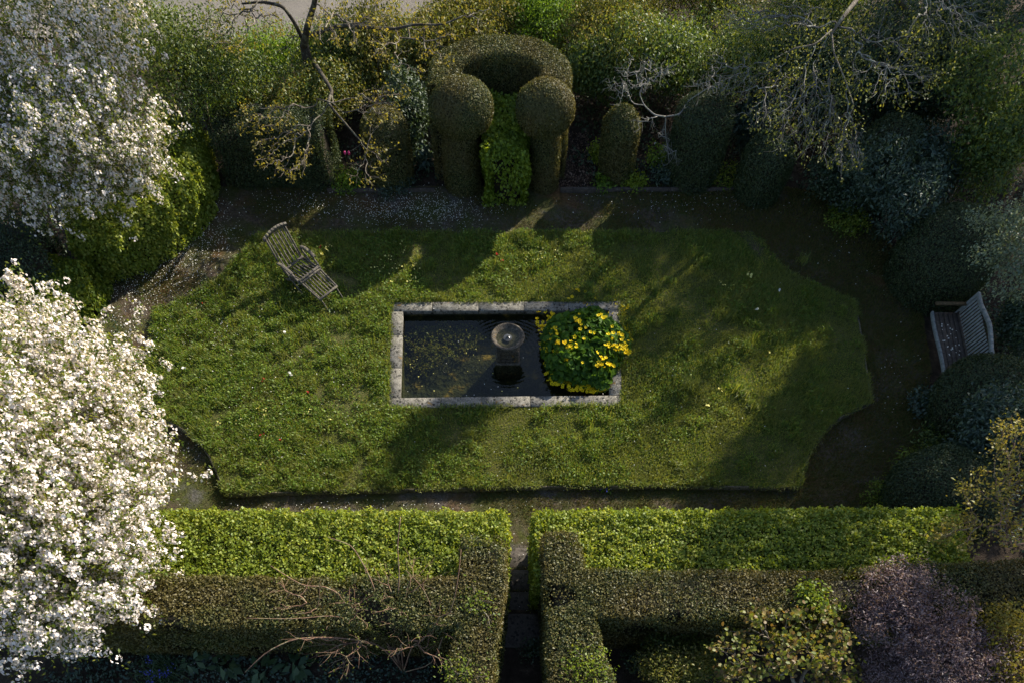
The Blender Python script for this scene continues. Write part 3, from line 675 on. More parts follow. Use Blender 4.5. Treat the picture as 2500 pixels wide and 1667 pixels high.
for p in fpts[100:]:
    a = rng.uniform(0, 6.28); c_, s_ = math.cos(a), math.sin(a); tl = rng.normal() * .35
    rot = np.array([[c_, -s_, 0], [s_, c_, 0], [0, 0, 1]]) @ np.array([[1, 0, 0], [0, math.cos(tl), -math.sin(tl)], [0, math.sin(tl), math.cos(tl)]])
    mb.add((base * rng.uniform(.95, 1.5)) @ rot.T + p, np.arange(20).reshape(-1, 4))
o = mb.build('flowers', M['yellow'], mg); o['kind'] = 'stuff'
mb = MB()
for p in fpts[::2]: mb.tube([p + (mc - p) * .25 - [0, 0, .1], p + (mc - p) * .08 - [0, 0, .03], p], .004, 3, False)
mb.build('stems', M['stem'], mg)

# ------------------------------------------------------------------ deck chair
dc = W(735, 660, .3)
du = unit(np.array([.745, -.667, 0])); dv = np.array([.667, .745, 0]); dz = np.array([0, 0, 1.0]); base = np.array([dc[0], dc[1], 0])
ch = thing('deck_chair', 'weathered grey wooden steamer deck chair standing on the lawn', 'deck chair', base)
def D(a, b, z): return base + du * a + dv * b + dz * z
HW = .25
def frame_bar(mb, p, q, w=.045, h=.03): mb.bar(p, q, w, h)
def slats(mb, a0, z0, a1, z1, n, wd=.026, sag=.015, hw=HW):
    for i in range(n):
        b = -hw + 2 * hw * (i + .5) / n; P = [D(a0 + (a1 - a0) * u, b, z0 + (z1 - z0) * u - sag * math.sin(u * math.pi)) for u in (0, .5, 1)]
        for p, q in zip(P[:-1], P[1:]): mb.bar(p, q, wd, .016)
# seat
mb = MB(); slats(mb, -.20, .30, .27, .36, 7, .027); mb.build('seat', M['weathered'], ch)
mb = MB(); mb.bar(D(.285, -HW - .03, .37), D(.285, HW + .03, .37), .05, .035); mb.bar(D(.34, -HW - .02, .355), D(.34, HW + .02, .355), .04, .035); mb.build('front_rail', M['weathered'], ch)
mb = MB()
for sgn in (-1, 1): mb.bar(D(-.28, sgn * (HW + .015), .29), D(.34, sgn * (HW + .015), .355), .03, .05)
mb.build('seat_frame', M['weathered'], ch)
# backrest
bk0, bk1 = (-.22, .31), (-.52, .86)
mb = MB(); slats(mb, bk0[0], bk0[1], bk1[0], bk1[1], 6, .028, .02); mb.build('backrest', M['weathered'], ch)
mb = MB()
for sgn in (-1, 1): mb.bar(D(bk0[0] - .03, sgn * (HW + .01), bk0[1] - .06), D(bk1[0], sgn * (HW + .01), bk1[1]), .03, .04)
mb.build('back_frame', M['weathered'], ch)
mb = MB(); K = 8
for i in range(K):
    b0, b1 = -HW - .06 + (2 * HW + .12) * i / K, -HW - .06 + (2 * HW + .12) * (i + 1) / K; f = lambda b: .05 * (1 - (b / (HW + .06)) ** 2)
    mb.bar(D(bk1[0] - .01 - .4 * f(b0), b0, bk1[1] + f(b0)), D(bk1[0] - .01 - .4 * f(b1), b1, bk1[1] + f(b1)), .045, .09, (du * .4 + dz))
mb.build('head_rail', M['weathered'], ch)
mb = MB(); mb.bar(D(-.215, -HW - .02, .335), D(-.215, HW + .02, .335), .05, .03); mb.build('back_rail', M['weathered'], ch)
# leg rest
mb = MB(); slats(mb, .37, .345, .80, .24, 7, .026); mb.build('leg_rest', M['weathered'], ch)
mb = MB()
for sgn in (-1, 1): mb.bar(D(.34, sgn * (HW + .012), .34), D(.84, sgn * (HW - .005), .225), .028, .04)
mb.bar(D(.83, -HW, .235), D(.83, HW, .235), .045, .03); mb.build('leg_rest_frame', M['weathered'], ch)
mb = MB()
for sgn in (-1, 1): mb.bar(D(.83, sgn * (HW - .03), .22), D(.99, sgn * (HW - .03), .0), .02, .025)
mb.bar(D(.985, -HW + .03, .02), D(.985, HW - .03, .02), .015, .015); mb.build('leg_rest_foot', M['weathered'], ch)
for sgn in (-1, 1):
    mb = MB(); pts = [D(-.28, sgn * (HW + .07), .50), D(-.12, sgn * (HW + .075), .545), D(.06, sgn * (HW + .075), .53), D(.17, sgn * (HW + .07), .50)]
    for p, q in zip(pts[:-1], pts[1:]): mb.bar(p, q, .07, .028, bev=.008)
    a = mb.build('armrest', M['weathered'], ch)
    mb = MB(); mb.bar(D(.06, sgn * (HW + .06), .52), D(.32, sgn * (HW + .045), .32), .035, .03); mb.build('arm_post', M['weathered'], ch)
    mb = MB(); mb.bar(D(-.26, sgn * (HW + .045), .50), D(.30, sgn * (HW + .045), .0), .03, .045); mb.build('leg', M['weathered'], ch)
    mb = MB(); mb.bar(D(.26, sgn * (HW + .0), .36), D(-.42, sgn * (HW + .0), .0), .03, .045); mb.build('leg', M['weathered'], ch)

# ------------------------------------------------------------------ bench
bc = np.array([8.98, 9.92, 0]); ba = R(2.5); bl = np.array([math.sin(ba), math.cos(ba), 0]); bf = np.array([-math.cos(ba), math.sin(ba), 0])   # along, front
bc[2] = float(zg(bc[0], bc[1]))
be = thing('garden_bench', 'weathered slatted garden bench with a mossy dark seat beside clipped yew domes', 'bench', bc)
def B(f, l, z): return bc + bf * f + bl * l + np.array([0, 0, z])
mb = MB()
for i in range(5): mb.bar(B(.20 - i * .098, -.78, .42), B(.20 - i * .098, .78, .42), .085, .025)
mb.build('seat', M['mossywood'], be)
mb = MB()
for i in range(12):
    l0, l1 = -.8 + i * 1.6 / 12, -.8 + (i + 1) * 1.6 / 12; g_ = lambda l: .012 * math.sin(l * 4)
    mb.bar(B(.262 + g_(l0), l0, .405), B(.262 + g_(l1), l1, .405), .04, .07)
mb.build('front_rail', M['benchwood'], be)
bt = lambda z: -.24 - .28 * (z - .42)
mb = MB()
for i in range(19):
    l = -.72 + i * .08; mb.bar(B(bt(.46), l, .46), B(bt(.84), l, .84), .045, .015, bf)
mb.build('backrest', M['benchwood'], be)
mb = MB(); K = 14
for i in range(K):
    l0, l1 = -.82 + 1.64 * i / K, -.82 + 1.64 * (i + 1) / K; f = lambda l: .07 * max(0, 1 - abs(l + .05) / .55) ** .8
    mb.bar(B(bt(.86) - .012 - .3 * f(l0), l0, .86 + f(l0)), B(bt(.86) - .012 - .3 * f(l1), l1, .86 + f(l1)), .06, .06)
mb.build('top_rail', M['benchwood'], be)
mb = MB(); mb.bar(B(bt(.46), -.78, .445), B(bt(.46), .78, .445), .04, .05); mb.build('lower_rail', M['mossywood'], be)
for sgn in (-1, 1):
    mb = MB(); mb.bar(B(bt(.0) + .02 - .05, sgn * .8, 0), B(bt(.9), sgn * .8, .90), .055, .055); mb.build('leg', M['benchwood'], be)
    mb = MB(); mb.bar(B(.26, sgn * .8, 0), B(.26, sgn * .8, .60), .055, .055); mb.build('leg', M['benchwood'], be)
    mb = MB(); mb.bar(B(.32, sgn * .8, .615), B(bt(.62), sgn * .8, .63), .08, .035, bev=.012); mb.build('armrest', M['mossyarm'], be)
    mb = MB(); mb.bar(B(.24, sgn * .8, .36), B(-.24, sgn * .8, .36), .04, .06); mb.build('seat_frame', M['benchwood'], be)
# petals lying on the seat
P = np.array([B(rng.uniform(-.15, .18), l + rng.normal() * .05, .436) for l in (.3, .28, .1, .12, -.1, -.12, -.3, .45, -.2) for _ in range(3)])
mb = MB(); leaves(mb, P, np.array([0, 0, 1.0]), .035, .8, .1); tag(mb.build('seat_petals', M['white']), 'pale petals fallen on the bench seat', 'petals', kind='stuff')

# ------------------------------------------------------------------ south hedges and steps
G0 = .30
YT = 1.70
hedge('yew_hedge', 'clipped dark yew hedge left of the stone steps, T-shaped', 'hedge',
      [Sweep([(-7.6, 3.68), (-.45, 3.66)], .84, G0 - .1, [1.74, 1.70], .07), Sweep([(-.45, 4.78), (-.46, 3.9), (-.62, 2.4), (-.75, .6)], [.68, .72, .70, .70], -.15, [1.72, 1.7, 1.7, 1.7], .08)],
      200000, .040, 'yew', .55, .7, depth=.08, bump=.022, seed=3, holes=.9, bfreq=4)
hedge('yew_hedge', 'clipped dark yew hedge right of the stone steps, with a foreleg beside them', 'hedge',
      [Sweep([(1.0, 3.80), (5.0, 3.80), (9.4, 3.95)], [.84, .80, .95], G0 - .1, [1.70, 1.72, 1.86], .07), Sweep([(.77, 4.85), (.84, 3.8), (1.02, 2.4), (1.2, .6)], [.55, .66, .95, 1.0], -.15, [1.72, 1.7, 1.7, 1.7], .08)],
      210000, .040, 'yew', .55, .7, depth=.08, bump=.022, seed=4, holes=.9, bfreq=4)
hedge('hornbeam_hedge', 'bright yellow-green leafy hedge below the lawn, left of the steps', 'hedge',
      [Sweep([(-7.9, 4.76), (-.13, 4.76)], 1.26, -.15, [1.46, 1.40], .10)], 130000, .050, 'hornbeam', .7, .85, depth=.13, bump=.028, seed=5, out=.06, bfreq=15)
hedge('hornbeam_hedge', 'bright yellow-green leafy hedge below the lawn, right of the steps', 'hedge',
      [Sweep([(.40, 4.78), (7.4, 4.84)], 1.24, -.15, [1.40, 1.40], .10)], 125000, .050, 'hornbeam', .7, .85, depth=.13, bump=.028, seed=6, out=.06, bfreq=15)
st = thing('stone_steps', 'dark worn stone steps rising between the two hedges', 'steps', (.17, 4.3, -.15))
ypx = [1338, 1392, 1446, 1499, 1576]; zz = [-.12, .02, .16, .30]
for i in range(4):
    y1 = W(1268, ypx[i], zz[i])[1]; y0 = W(1268, ypx[i + 1], zz[i])[1]
    mb = MB(); mb.box((.17, (y0 + y1) / 2, zz[i] - .1), (.42, (y1 - y0) / 2 + .02, .1), None, .015); mb.build('tread', M['slab'], st)
P = np.array([[rng.uniform(-.2, .55), W(1268, y - 4, z)[1] + rng.normal() * .02, z + .012] for y, z in zip(ypx[1:4], zz[:3]) for _ in range(160)])
mb = MB(); leaves(mb, P, np.array([0, 0, 1.0]), .03, .5, .6); tag(mb.build('leaf_litter', M['moss']), 'brown leaf litter gathered at the foot of each stone step', 'litter', kind='stuff')

# ------------------------------------------------------------------ topiary
hc = -.25; yb = 14.87
th = np.linspace(0, math.pi, 13); U = [(hc - 1.20, yb + .12)] + [(hc - 1.17 * math.cos(t), yb + .55 + .82 * math.sin(t)) for t in th] + [(hc + 1.14, yb + .18)]
wall = Sweep(U, .62, -.05, 1.88, .08)
bl_ = Ell((-1.05, yb - .10, 1.58), (.66, .56, .48)); br_ = Ell((.69, yb - .10, 1.57), (.61, .52, .46))
pl_ = Rev((-1.14, yb - .02, -.03), [(.40, 0), (.40, .6), (.36, 1.0), (.30, 1.3), (.01, 1.35)]); pr_ = Rev((.74, yb - .02, -.03), [(.32, 0), (.32, .6), (.30, 1.0), (.28, 1.3), (.01, 1.35)])
hedge('yew_topiary', 'horseshoe-shaped clipped yew alcove with two round balls in front', 'topiary', [wall, bl_, br_, pl_, pr_], 230000, .032, 'yew', .55, .5,
      parts=[('wall', [wall]), ('ball', [bl_]), ('ball', [br_]), ('pillar', [pl_]), ('pillar', [pr_])], depth=.045, bump=.010, seed=7)
hedge('hornbeam_block', 'bright green leafy column clipped square inside the yew alcove', 'hedge',
      [Sweep([(-.13, 14.22), (-.13, 15.0)], .86, -.05, 1.02, .10), Sweep([(-.16, 14.9), (-.16, 15.6)], .9, -.05, [1.15, 1.35], .2)], 22000, .07, 'ivy', .72, .7, depth=.12, bump=.04, seed=8, out=.05)
def column(label, x, y, r, h, mat='yew', n=14000, seed=1, dome=.5, group='clipped yews', base=0, size=.038, name='clipped_yew', top=None):
    d = min(dome, h * .6); pr = [(r * .93, 0), (r, h * .35)] + [(r * math.cos(a), h - d + d * math.sin(a)) for a in np.linspace(0, math.pi / 2 - .02, 7)] + [(.001, h)]
    return hedge(name, label, 'topiary', [Rev((x, y, float(zg(x, y)) - .02), pr)], int(n * 1.3), size, mat, .5, .55, group, depth=.06, bump=.02, seed=seed)
c = W(1525, 268, 1.36); column('small round-topped clipped yew just right of the horseshoe topiary', c[0], c[1] + .05, .41, 1.38, 'yew', 16000, 31, .35)
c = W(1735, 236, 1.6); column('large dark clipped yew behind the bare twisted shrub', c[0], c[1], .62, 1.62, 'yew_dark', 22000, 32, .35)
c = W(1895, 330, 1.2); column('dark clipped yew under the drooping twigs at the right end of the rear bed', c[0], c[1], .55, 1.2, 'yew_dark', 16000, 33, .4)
c = W(930, 272, 1.36); column('olive clipped yew just left of the horseshoe topiary', c[0], c[1], .50, 1.38, 'yew', 16000, 34, .35)
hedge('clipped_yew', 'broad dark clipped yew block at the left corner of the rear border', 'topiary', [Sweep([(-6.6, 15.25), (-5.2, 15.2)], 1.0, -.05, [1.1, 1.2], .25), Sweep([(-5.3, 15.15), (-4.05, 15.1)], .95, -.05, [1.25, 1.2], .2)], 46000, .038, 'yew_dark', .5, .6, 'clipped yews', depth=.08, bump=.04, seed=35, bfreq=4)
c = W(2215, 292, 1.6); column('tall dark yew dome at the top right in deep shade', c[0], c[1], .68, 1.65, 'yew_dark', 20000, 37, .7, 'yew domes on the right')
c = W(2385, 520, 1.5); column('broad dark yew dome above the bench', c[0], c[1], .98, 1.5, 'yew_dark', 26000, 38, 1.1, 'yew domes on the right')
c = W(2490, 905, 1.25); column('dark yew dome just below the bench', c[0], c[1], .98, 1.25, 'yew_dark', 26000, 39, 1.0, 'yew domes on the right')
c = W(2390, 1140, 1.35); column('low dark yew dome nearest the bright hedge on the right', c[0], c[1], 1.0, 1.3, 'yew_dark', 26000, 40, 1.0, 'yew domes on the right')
# curved hedge on the left
ob = np.array([W(x, y, 0)[:2] for x, y in ((528, 395), (534, 450), (522, 535), (450, 610), (345, 680), (240, 700))]); dd_ = unit(np.gradient(ob, axis=0)); pts = ob + np.stack([dd_[:, 1], -dd_[:, 0]], 1) * .55
hedge('curved_hedge', 'curved yellow-green leafy hedge under the upper blossom tree', 'hedge', [Sweep(pts, .95, -.05, .98, .24)], 44000, .060, 'hornbeam', .7, .7, depth=.12, bump=.05, seed=9, out=.06, bfreq=7)
hedge('leafy_hedge', 'lower olive-green hedge end left of the petal-strewn path', 'hedge', [Sweep([W(215, 700, .5), W(120, 690, .5)], .9, -.05, .8, .2)], 12000, .07, 'hornbeam_deep', .7, .7, depth=.10, bump=.05, seed=10, out=.05)
hedge('dark_hedge', 'dark grey-green hedge at the far left between the blossom trees', 'hedge', [Sweep([W(95, 560, 1.2), W(-160, 640, 1.2)], 1.6, -.1, 1.25, .12)], 16000, .05, 'darkgreen', .5, .8, depth=.1, bump=.05, seed=12)

# ------------------------------------------------------------------ blossom trees
def blossom_tree(label, trunk, fork, lobes, n, seed, leafy=.35, fl_size=.036, per=9):
    global rng
    root = thing('blossom_tree', label, 'tree', trunk, 'blossoming trees')
    S0 = in_lobes(lobes, n // 6, .5); cn = Noise(2.0, 7, seed); S0 = S0[cn(S0) > -.75]
    cen = np.array([c for c, r in lobes]); o0 = unit(unit(S0 - cen[np.argmin(((S0[:, None] - cen[None]) ** 2).sum(2), 1)]) + .7 * rng.normal(size=S0.shape))
    st_ = rng.random(len(S0)) < .2; S0 = S0 + o0 * (st_ * rng.uniform(.15, .5, len(S0)))[:, None]
    C = np.repeat(S0, 6, 0) + np.repeat(o0, 6, 0) * rng.uniform(-.28, .22, (len(S0) * 6, 1)) + rng.normal(size=(len(S0) * 6, 3)) * .045
    cen = np.array([c for c, r in lobes]); outv = unit(C - cen[np.argmin(((C[:, None] - cen[None]) ** 2).sum(2), 1)])
    wood = MB(); trunk = np.asarray(trunk, float); fork = np.asarray(fork, float)
    u = np.linspace(0, 1, 7)[:, None]; Pt = trunk + (fork - trunk) * u + np.concatenate([rng.normal(size=(7, 2)) * .05, np.zeros((7, 1))], 1); wood.tube(Pt, np.linspace(.20, .13, 7), 10)
    sel = C[rng.choice(len(C), 420, replace=False)]; tips = []; grow(wood, Pt[-1], sel, .0055, .11, .42, .52, tips, 4, .12)
    wood.build('branches', M['greybark'], root)
    # blossom sprays run along short twig ends
    rad = np.repeat(rng.uniform(.03, .08, (len(C), 1)), per, 0); dv_ = unit(rng.normal(size=(len(C) * per, 3)) + np.repeat(outv, per, 0) * .5 + np.array([0, 0, .4]))
    sp = np.repeat(C, per, 0) + dv_ * rad
    mb = MB(); discs(mb, sp, dv_, fl_size, .35, 5); mb.build('blossom', M['blossom'], root)
    k = int(len(C) * leafy * 10); q = C[rng.choice(len(C), k)] + rng.normal(size=(k, 3)) * .10
    mb = MB(); leaves(mb, q, np.array([0, 0, .8]) + np.zeros((k, 3)), .06, .5, .9); mb.build('foliage', M['blossomleaf'], root); return root
blossom_tree('sunlit white blossom tree at the lower left', (-8.7, 6.4, -.15), (-8.0, 5.9, 1.5),
             [(W(90, 985, 2.9), (1.35, 1.35, 1.0)), (W(200, 1115, 2.8), (1.25, 1.15, .95)), (W(120, 1365, 2.8), (1.35, 1.25, 1.0)), (W(-60, 1180, 3.2), (1.6, 1.6, 1.2)), (W(255, 1290, 2.5), (.85, .7, .7)), (W(270, 900, 2.5), (.75, .65, .6)), (W(60, 800, 2.6), (.9, .7, .6)), (W(40, 1500, 2.4), (1.0, .75, .7))], 11500, 61, .45, .038, 11)
blossom_tree('half-shaded greyish white blossom tree at the upper left', (-9.6, 13.2, -.05), (-9.3, 12.9, 1.4),
             [(W(90, 150, 2.9), (1.6, 1.5, 1.0)), (W(215, 330, 2.7), (1.45, 1.25, .9)), (W(60, 360, 2.6), (1.3, 1.2, .9)), (W(150, 20, 3.0), (1.6, 1.3, .9)), (W(325, 385, 2.4), (.75, .7, .6)), (W(190, 440, 2.3), (.9, .55, .5)), (W(-100, 250, 2.9), (1.5, 1.8, 1.1))], 8800, 62, .6, .036, 9)

# ------------------------------------------------------------------ trees and bare shrubs
def twigtree(name, label, cat, wood, parts, leaf=None, lsize=.06, lper=3, group=None, base=(0, 0, 0), aspect=.6, disc=False, clump=.03, lfrac=1.0, twig=None, leafcloud=None):
    root = thing(name, label, cat, base, group); mb = MB(); tw = MB() if twig else mb; tips = []
    for kind, *a in parts:
        if kind == 'limb': mb.tube(np.array(a[0]), a[1], a[2] if len(a) > 2 else 8)
        else:
            st_, pts_, kw = a; grow(tw, st_, pts_, tips=tips, **kw)
    mb.build('branches', M[wood], root)
    if twig: tw.build('twigs', M[twig], root)
    if leaf:
        T = np.array([t[0] for t in tips]); Dr = np.array([t[1] for t in tips])
        q = rng.random(len(T)) < lfrac; T, Dr = T[q], Dr[q]
        P = np.repeat(T, lper, 0) + rng.normal(size=(len(T) * lper, 3)) * clump; N = np.repeat(Dr, lper, 0) * .3 + np.array([0, 0, .8])
        if leafcloud is not None: P = np.concatenate([P, leafcloud]); N = np.concatenate([N, np.zeros_like(leafcloud) + [0, 0, .8]])
        mb = MB()
        if disc: discs(mb, P, N, lsize, .8)
        else: leaves(mb, P, N, lsize, aspect, .8)
        mb.build('foliage', M[leaf], root)
    return root
def sm(pts, n=18):
    P = np.array(pts, float); t = np.arange(len(P)); u = np.linspace(0, len(P) - 1, n); Q = np.stack([np.interp(u, t, P[:, k]) for k in range(3)], 1)
    K = Q.copy(); K[1:-1] = (Q[:-2] + 2 * Q[1:-1] + Q[2:]) / 4; return K
# maple-like tree at the top
tb = np.array([-4.62, 17.0, 0]); tk = [tb + [0, 0, -.1], W(757, 180, .9), W(742, 110, 1.4)]
br = [W(765, 150, 1.15), W(783, 178, 1.35), W(800, 205, 1.5), W(812, 225, 1.55), W(800, 250, 1.55), W(815, 270, 1.55), W(850, 310, 1.5), W(880, 345, 1.45)]
rl = [W(750, 90, 1.55), W(830, 62, 1.8), W(900, 68, 1.9), W(965, 72, 1.95), W(1010, 60, 2.0), W(1080, 62, 2.0), W(1130, 40, 2.1)]
ll = [W(738, 95, 1.5), W(715, 50, 1.9), W(690, 15, 2.2), W(640, 5, 2.3), W(590, 10, 2.3)]
twigtree('maple_tree', 'bare-limbed tree with young yellow leaf clusters arching over the left path', 'tree', 'bark',
    [('limb', sm(tk), np.linspace(.15, .10, 18), 10), ('limb', sm([W(742, 112, 1.4), W(752, 60, 1.9), W(768, 10, 2.3), W(775, -60, 2.9)]), np.linspace(.08, .04, 18)), ('limb', sm(ll), np.linspace(.045, .016, 18)),
     ('limb', sm(br, 30), np.linspace(.05, .013, 30)), ('limb', sm(rl, 26), np.linspace(.04, .012, 26)),
     ('g', W(880, 345, 1.45), np.concatenate([px_cloud(895, 400, 60, 60, 1.2, 1.5, 44), px_cloud(930, 330, 50, 40, 1.3, 1.6, 10)]), dict(r_tip=.0030, gnarl=.17, rmax=.011)),
     ('g', W(800, 250, 1.55), px_cloud(690, 370, 80, 80, 1.2, 1.6, 110), dict(r_tip=.0030, gnarl=.17, rmax=.012)),
     ('g', W(812, 225, 1.55), np.concatenate([px_cloud(930, 250, 80, 60, 1.5, 1.9, 70), px_cloud(640, 290, 80, 40, 1.4, 1.7, 50)]), dict(r_tip=.0030, gnarl=.17, rmax=.011)),
     ('g', W(965, 72, 1.95), px_cloud(1010, 110, 120, 80, 1.7, 2.2, 110), dict(r_tip=.0030, gnarl=.16, rmax=.011)),
     ('g', W(1130, 40, 2.1), px_cloud(1170, 40, 60, 60, 1.8, 2.3, 20), dict(r_tip=.0030, gnarl=.17, rmax=.011)),
     ('g', W(768, 10, 2.3), px_cloud(850, 50, 120, 70, 2.2, 2.8, 110), dict(r_tip=.0030, gnarl=.16, rmax=.016)),
     ('g', W(640, 5, 2.3), px_cloud(590, 55, 110, 80, 1.9, 2.5, 120), dict(r_tip=.0030, gnarl=.17, rmax=.014)),
     ('g', W(735, 90, 1.55), px_cloud(690, 110, 50, 70, 1.4, 1.8, 16), dict(r_tip=.0030, gnarl=.17, rmax=.011)),
     ('g', W(775, -60, 2.9), in_lobes([((-4.4, 17.8, 3.6), (1.8, 1.5, .9))], 90), dict(r_tip=.0030, gnarl=.14, rmax=.05))],
    'yellowleaf', .055, 5, base=tb, lfrac=.42, clump=.035, twig='twig')
# drooping lichened tree at the top right
kw = dict(r_tip=.0026, gnarl=.17, rmax=.010, frac=.34, droop=.12)
lc = np.concatenate([px_cloud(2150, 120, 220, 140, 1.9, 2.8, 150), px_cloud(1930, 80, 190, 100, 2.2, 3.0, 120), px_cloud(1960, 260, 140, 130, 1.9, 2.4, 60), px_cloud(2350, 90, 150, 110, 2.0, 2.8, 90)])
lc = np.repeat(lc, 14, 0) + rng.normal(size=(len(lc) * 14, 3)) * .09
twigtree('drooping_tree', 'tree with drooping grey lichened twigs at the upper right', 'tree', 'twig',
    [('limb', sm([(9.2, 17.6, 0), (9.0, 17.5, 1.6), W(2140, -60, 3.0), W(2060, 40, 3.0), W(2025, 90, 2.8)]), np.linspace(.09, .018, 18)),
     ('limb', sm([W(2030, 75, 2.85), W(1990, 110, 2.8), W(1940, 118, 2.7), W(1880, 150, 2.6)]), np.linspace(.018, .008, 18), 6), ('limb', sm([W(2030, 75, 2.85), W(2035, 130, 2.75), W(2065, 200, 2.6), W(2085, 260, 2.4)]), np.linspace(.018, .008, 18), 6),
     ('g', W(2022, 90, 2.8), px_cloud(1960, 260, 110, 110, 1.8, 2.4, 120), kw), ('g', W(1990, 110, 2.8), px_cloud(1920, 290, 80, 100, 1.8, 2.4, 60), kw),
     ('g', W(1940, 118, 2.7), px_cloud(1860, 230, 90, 90, 1.9, 2.5, 100), kw), ('g', W(1880, 150, 2.6), px_cloud(1790, 170, 90, 70, 2.0, 2.6, 70), kw),
     ('g', W(2065, 200, 2.6), px_cloud(2060, 350, 60, 85, 1.6, 2.2, 60), kw), ('g', W(2035, 130, 2.75), px_cloud(2000, 340, 80, 70, 1.7, 2.2, 60), kw), ('g', W(2085, 260, 2.4), px_cloud(2070, 400, 40, 40, 1.5, 2.0, 24), kw),
     ('g', W(2060, 40, 3.0), np.concatenate([px_cloud(2180, 150, 140, 130, 2.0, 3.0, 160), px_cloud(1880, 40, 160, 60, 2.4, 3.2, 140)]), dict(r_tip=.0028, gnarl=.16, rmax=.014, frac=.36)),
     ('g', W(2140, -60, 3.0), px_cloud(2330, 60, 130, 80, 2.4, 3.4, 90), dict(r_tip=.0028, gnarl=.16, rmax=.016, frac=.36))],
    'canopy', .05, 2, base=(9.2, 17.6, 0), twig='lichentwig', lfrac=.7, leafcloud=lc)
# twisted bare shrub
tk_ = dict(r_tip=.0026, gnarl=.42, rmax=.009, frac=.4)
twigtree('bare_shrub', 'leafless pale grey shrub with twisted curling twigs', 'shrub', 'greybark',
    [('limb', sm([W(1640, 440, 0), W(1632, 380, .5), W(1624, 318, 1.0), W(1625, 286, 1.25)]), np.linspace(.018, .013, 18), 6),
     ('limb', sm([W(1625, 286, 1.25), W(1598, 282, 1.3), W(1572, 258, 1.4), W(1560, 228, 1.5), W(1575, 200, 1.7)]), np.linspace(.016, .007, 18), 6), ('limb', sm([W(1625, 286, 1.25), W(1660, 280, 1.35), W(1682, 245, 1.5), W(1730, 215, 1.7)]), np.linspace(.015, .007, 18), 6),
     ('g', W(1565, 225, 1.55), px_cloud(1575, 180, 85, 50, 1.5, 2.0, 90), tk_), ('g', W(1572, 258, 1.4), px_cloud(1500, 225, 50, 40, 1.4, 1.8, 30), tk_), ('g', W(1598, 282, 1.3), px_cloud(1570, 310, 50, 25, 1.0, 1.3, 16), tk_),
     ('g', W(1730, 215, 1.7), px_cloud(1750, 195, 80, 45, 1.6, 2.1, 60), tk_), ('g', W(1660, 280, 1.35), px_cloud(1690, 280, 40, 30, 1.1, 1.5, 16), tk_), ('g', W(1624, 318, 1.0), px_cloud(1640, 355, 40, 55, .5, 1.1, 26), tk_)], base=W(1640, 440, 0))
# multi-stemmed green shrub beside the upper blossom tree
sb = W(520, 360, 0)
bush('leafy_shrub', 'tall green many-stemmed shrub between the upper blossom tree and the bare-limbed tree', 'shrub',
     [(W(450, 200, 1.5), (.9, .8, .6)), (W(560, 190, 1.4), (.8, .8, .6)), (W(400, 120, 1.7), (.9, .9, .6)), (W(500, 110, 1.7), (.9, .8, .6)), (W(640, 200, 1.1), (.7, .7, .5)), (W(420, 300, 1.2), (.6, .6, .5)), (W(330, 60, 1.7), (.9, .8, .6))], 22000, .06, 'midgreen', .5, 'bark', sb, .10, 6, .35, stems=90, rtip=.006)
# bare rose-like shrub at the bottom centre
rb = W(985, 1640, G0)
twigtree('rose_bush', 'sprawling bush of bare reddish canes in front of the left yew hedge', 'shrub', 'redtwig',
    [('limb', sm([rb, W(930, 1570, 1.2), W(830, 1555, 1.6), W(720, 1556, 1.75), W(650, 1590, 1.7), W(598, 1640, 1.5)]), np.linspace(.017, .007, 18), 5),
     ('limb', sm([rb, W(900, 1500, 1.4), W(800, 1430, 1.8), W(740, 1430, 2.0), W(660, 1380, 2.1)]), np.linspace(.016, .006, 18), 5),
     ('limb', sm([rb, W(930, 1480, 1.5), W(900, 1400, 1.9), W(860, 1330, 2.2), W(800, 1310, 2.3)]), np.linspace(.016, .006, 18), 5),
     ('limb', sm([rb, W(970, 1480, 1.5), W(975, 1400, 1.9), W(970, 1330, 2.2), W(978, 1260, 2.4)]), np.linspace(.016, .006, 18), 5),
     ('limb', sm([rb, W(1010, 1560, 1.2), W(1045, 1590, 1.1), W(1055, 1480, 1.7), W(1030, 1430, 1.9), W(990, 1390, 2.1)]), np.linspace(.013, .004, 18), 5),
     ('limb', sm([rb, W(930, 1540, 1.3), W(820, 1500, 1.75), W(720, 1510, 1.9), W(600, 1508, 2.0)]), np.linspace(.012, .004, 18), 5),
     ('limb', sm([rb, W(1060, 1620, 1.0), W(1110, 1460, 1.9), W(1120, 1400, 2.1), W(1126, 1340, 2.2)]), np.linspace(.011, .004, 18), 5),
     ('g', rb, np.concatenate([px_cloud(860, 1540, 190, 90, 1.2, 2.0, 110), px_cloud(980, 1450, 150, 120, 1.5, 2.2, 90), px_cloud(830, 1620, 80, 40, 1.0, 1.6, 40), px_cloud(1100, 1560, 60, 90, 1.2, 1.9, 30), px_cloud(760, 1450, 140, 60, 1.7, 2.1, 40)]), dict(r_tip=.0030, gnarl=.09, frac=.38, rmax=.018))],
    'blossomleaf', .035, 2, base=rb, lfrac=.5)
# round-leaved shrub at the lower right
jb = W(1960, 1690, G0)
twigtree('round_leaved_shrub', 'open shrub with round olive leaves at the lower right', 'shrub', 'twig',
    [('g', jb, np.concatenate([px_cloud(1850, 1590, 120, 70, 1.3, 2.0, 60), px_cloud(1990, 1560, 90, 90, 1.4, 2.2, 90), px_cloud(1860, 1500, 40, 30, 1.7, 2.1, 12), px_cloud(2040, 1640, 70, 50, 1.2, 1.9, 40), px_cloud(1800, 1650, 60, 40, 1.1, 1.6, 20)]), dict(r_tip=.0045, gnarl=.14, frac=.4, rmax=.03))],
    'round', .058, 5, base=jb, disc=True, clump=.06)
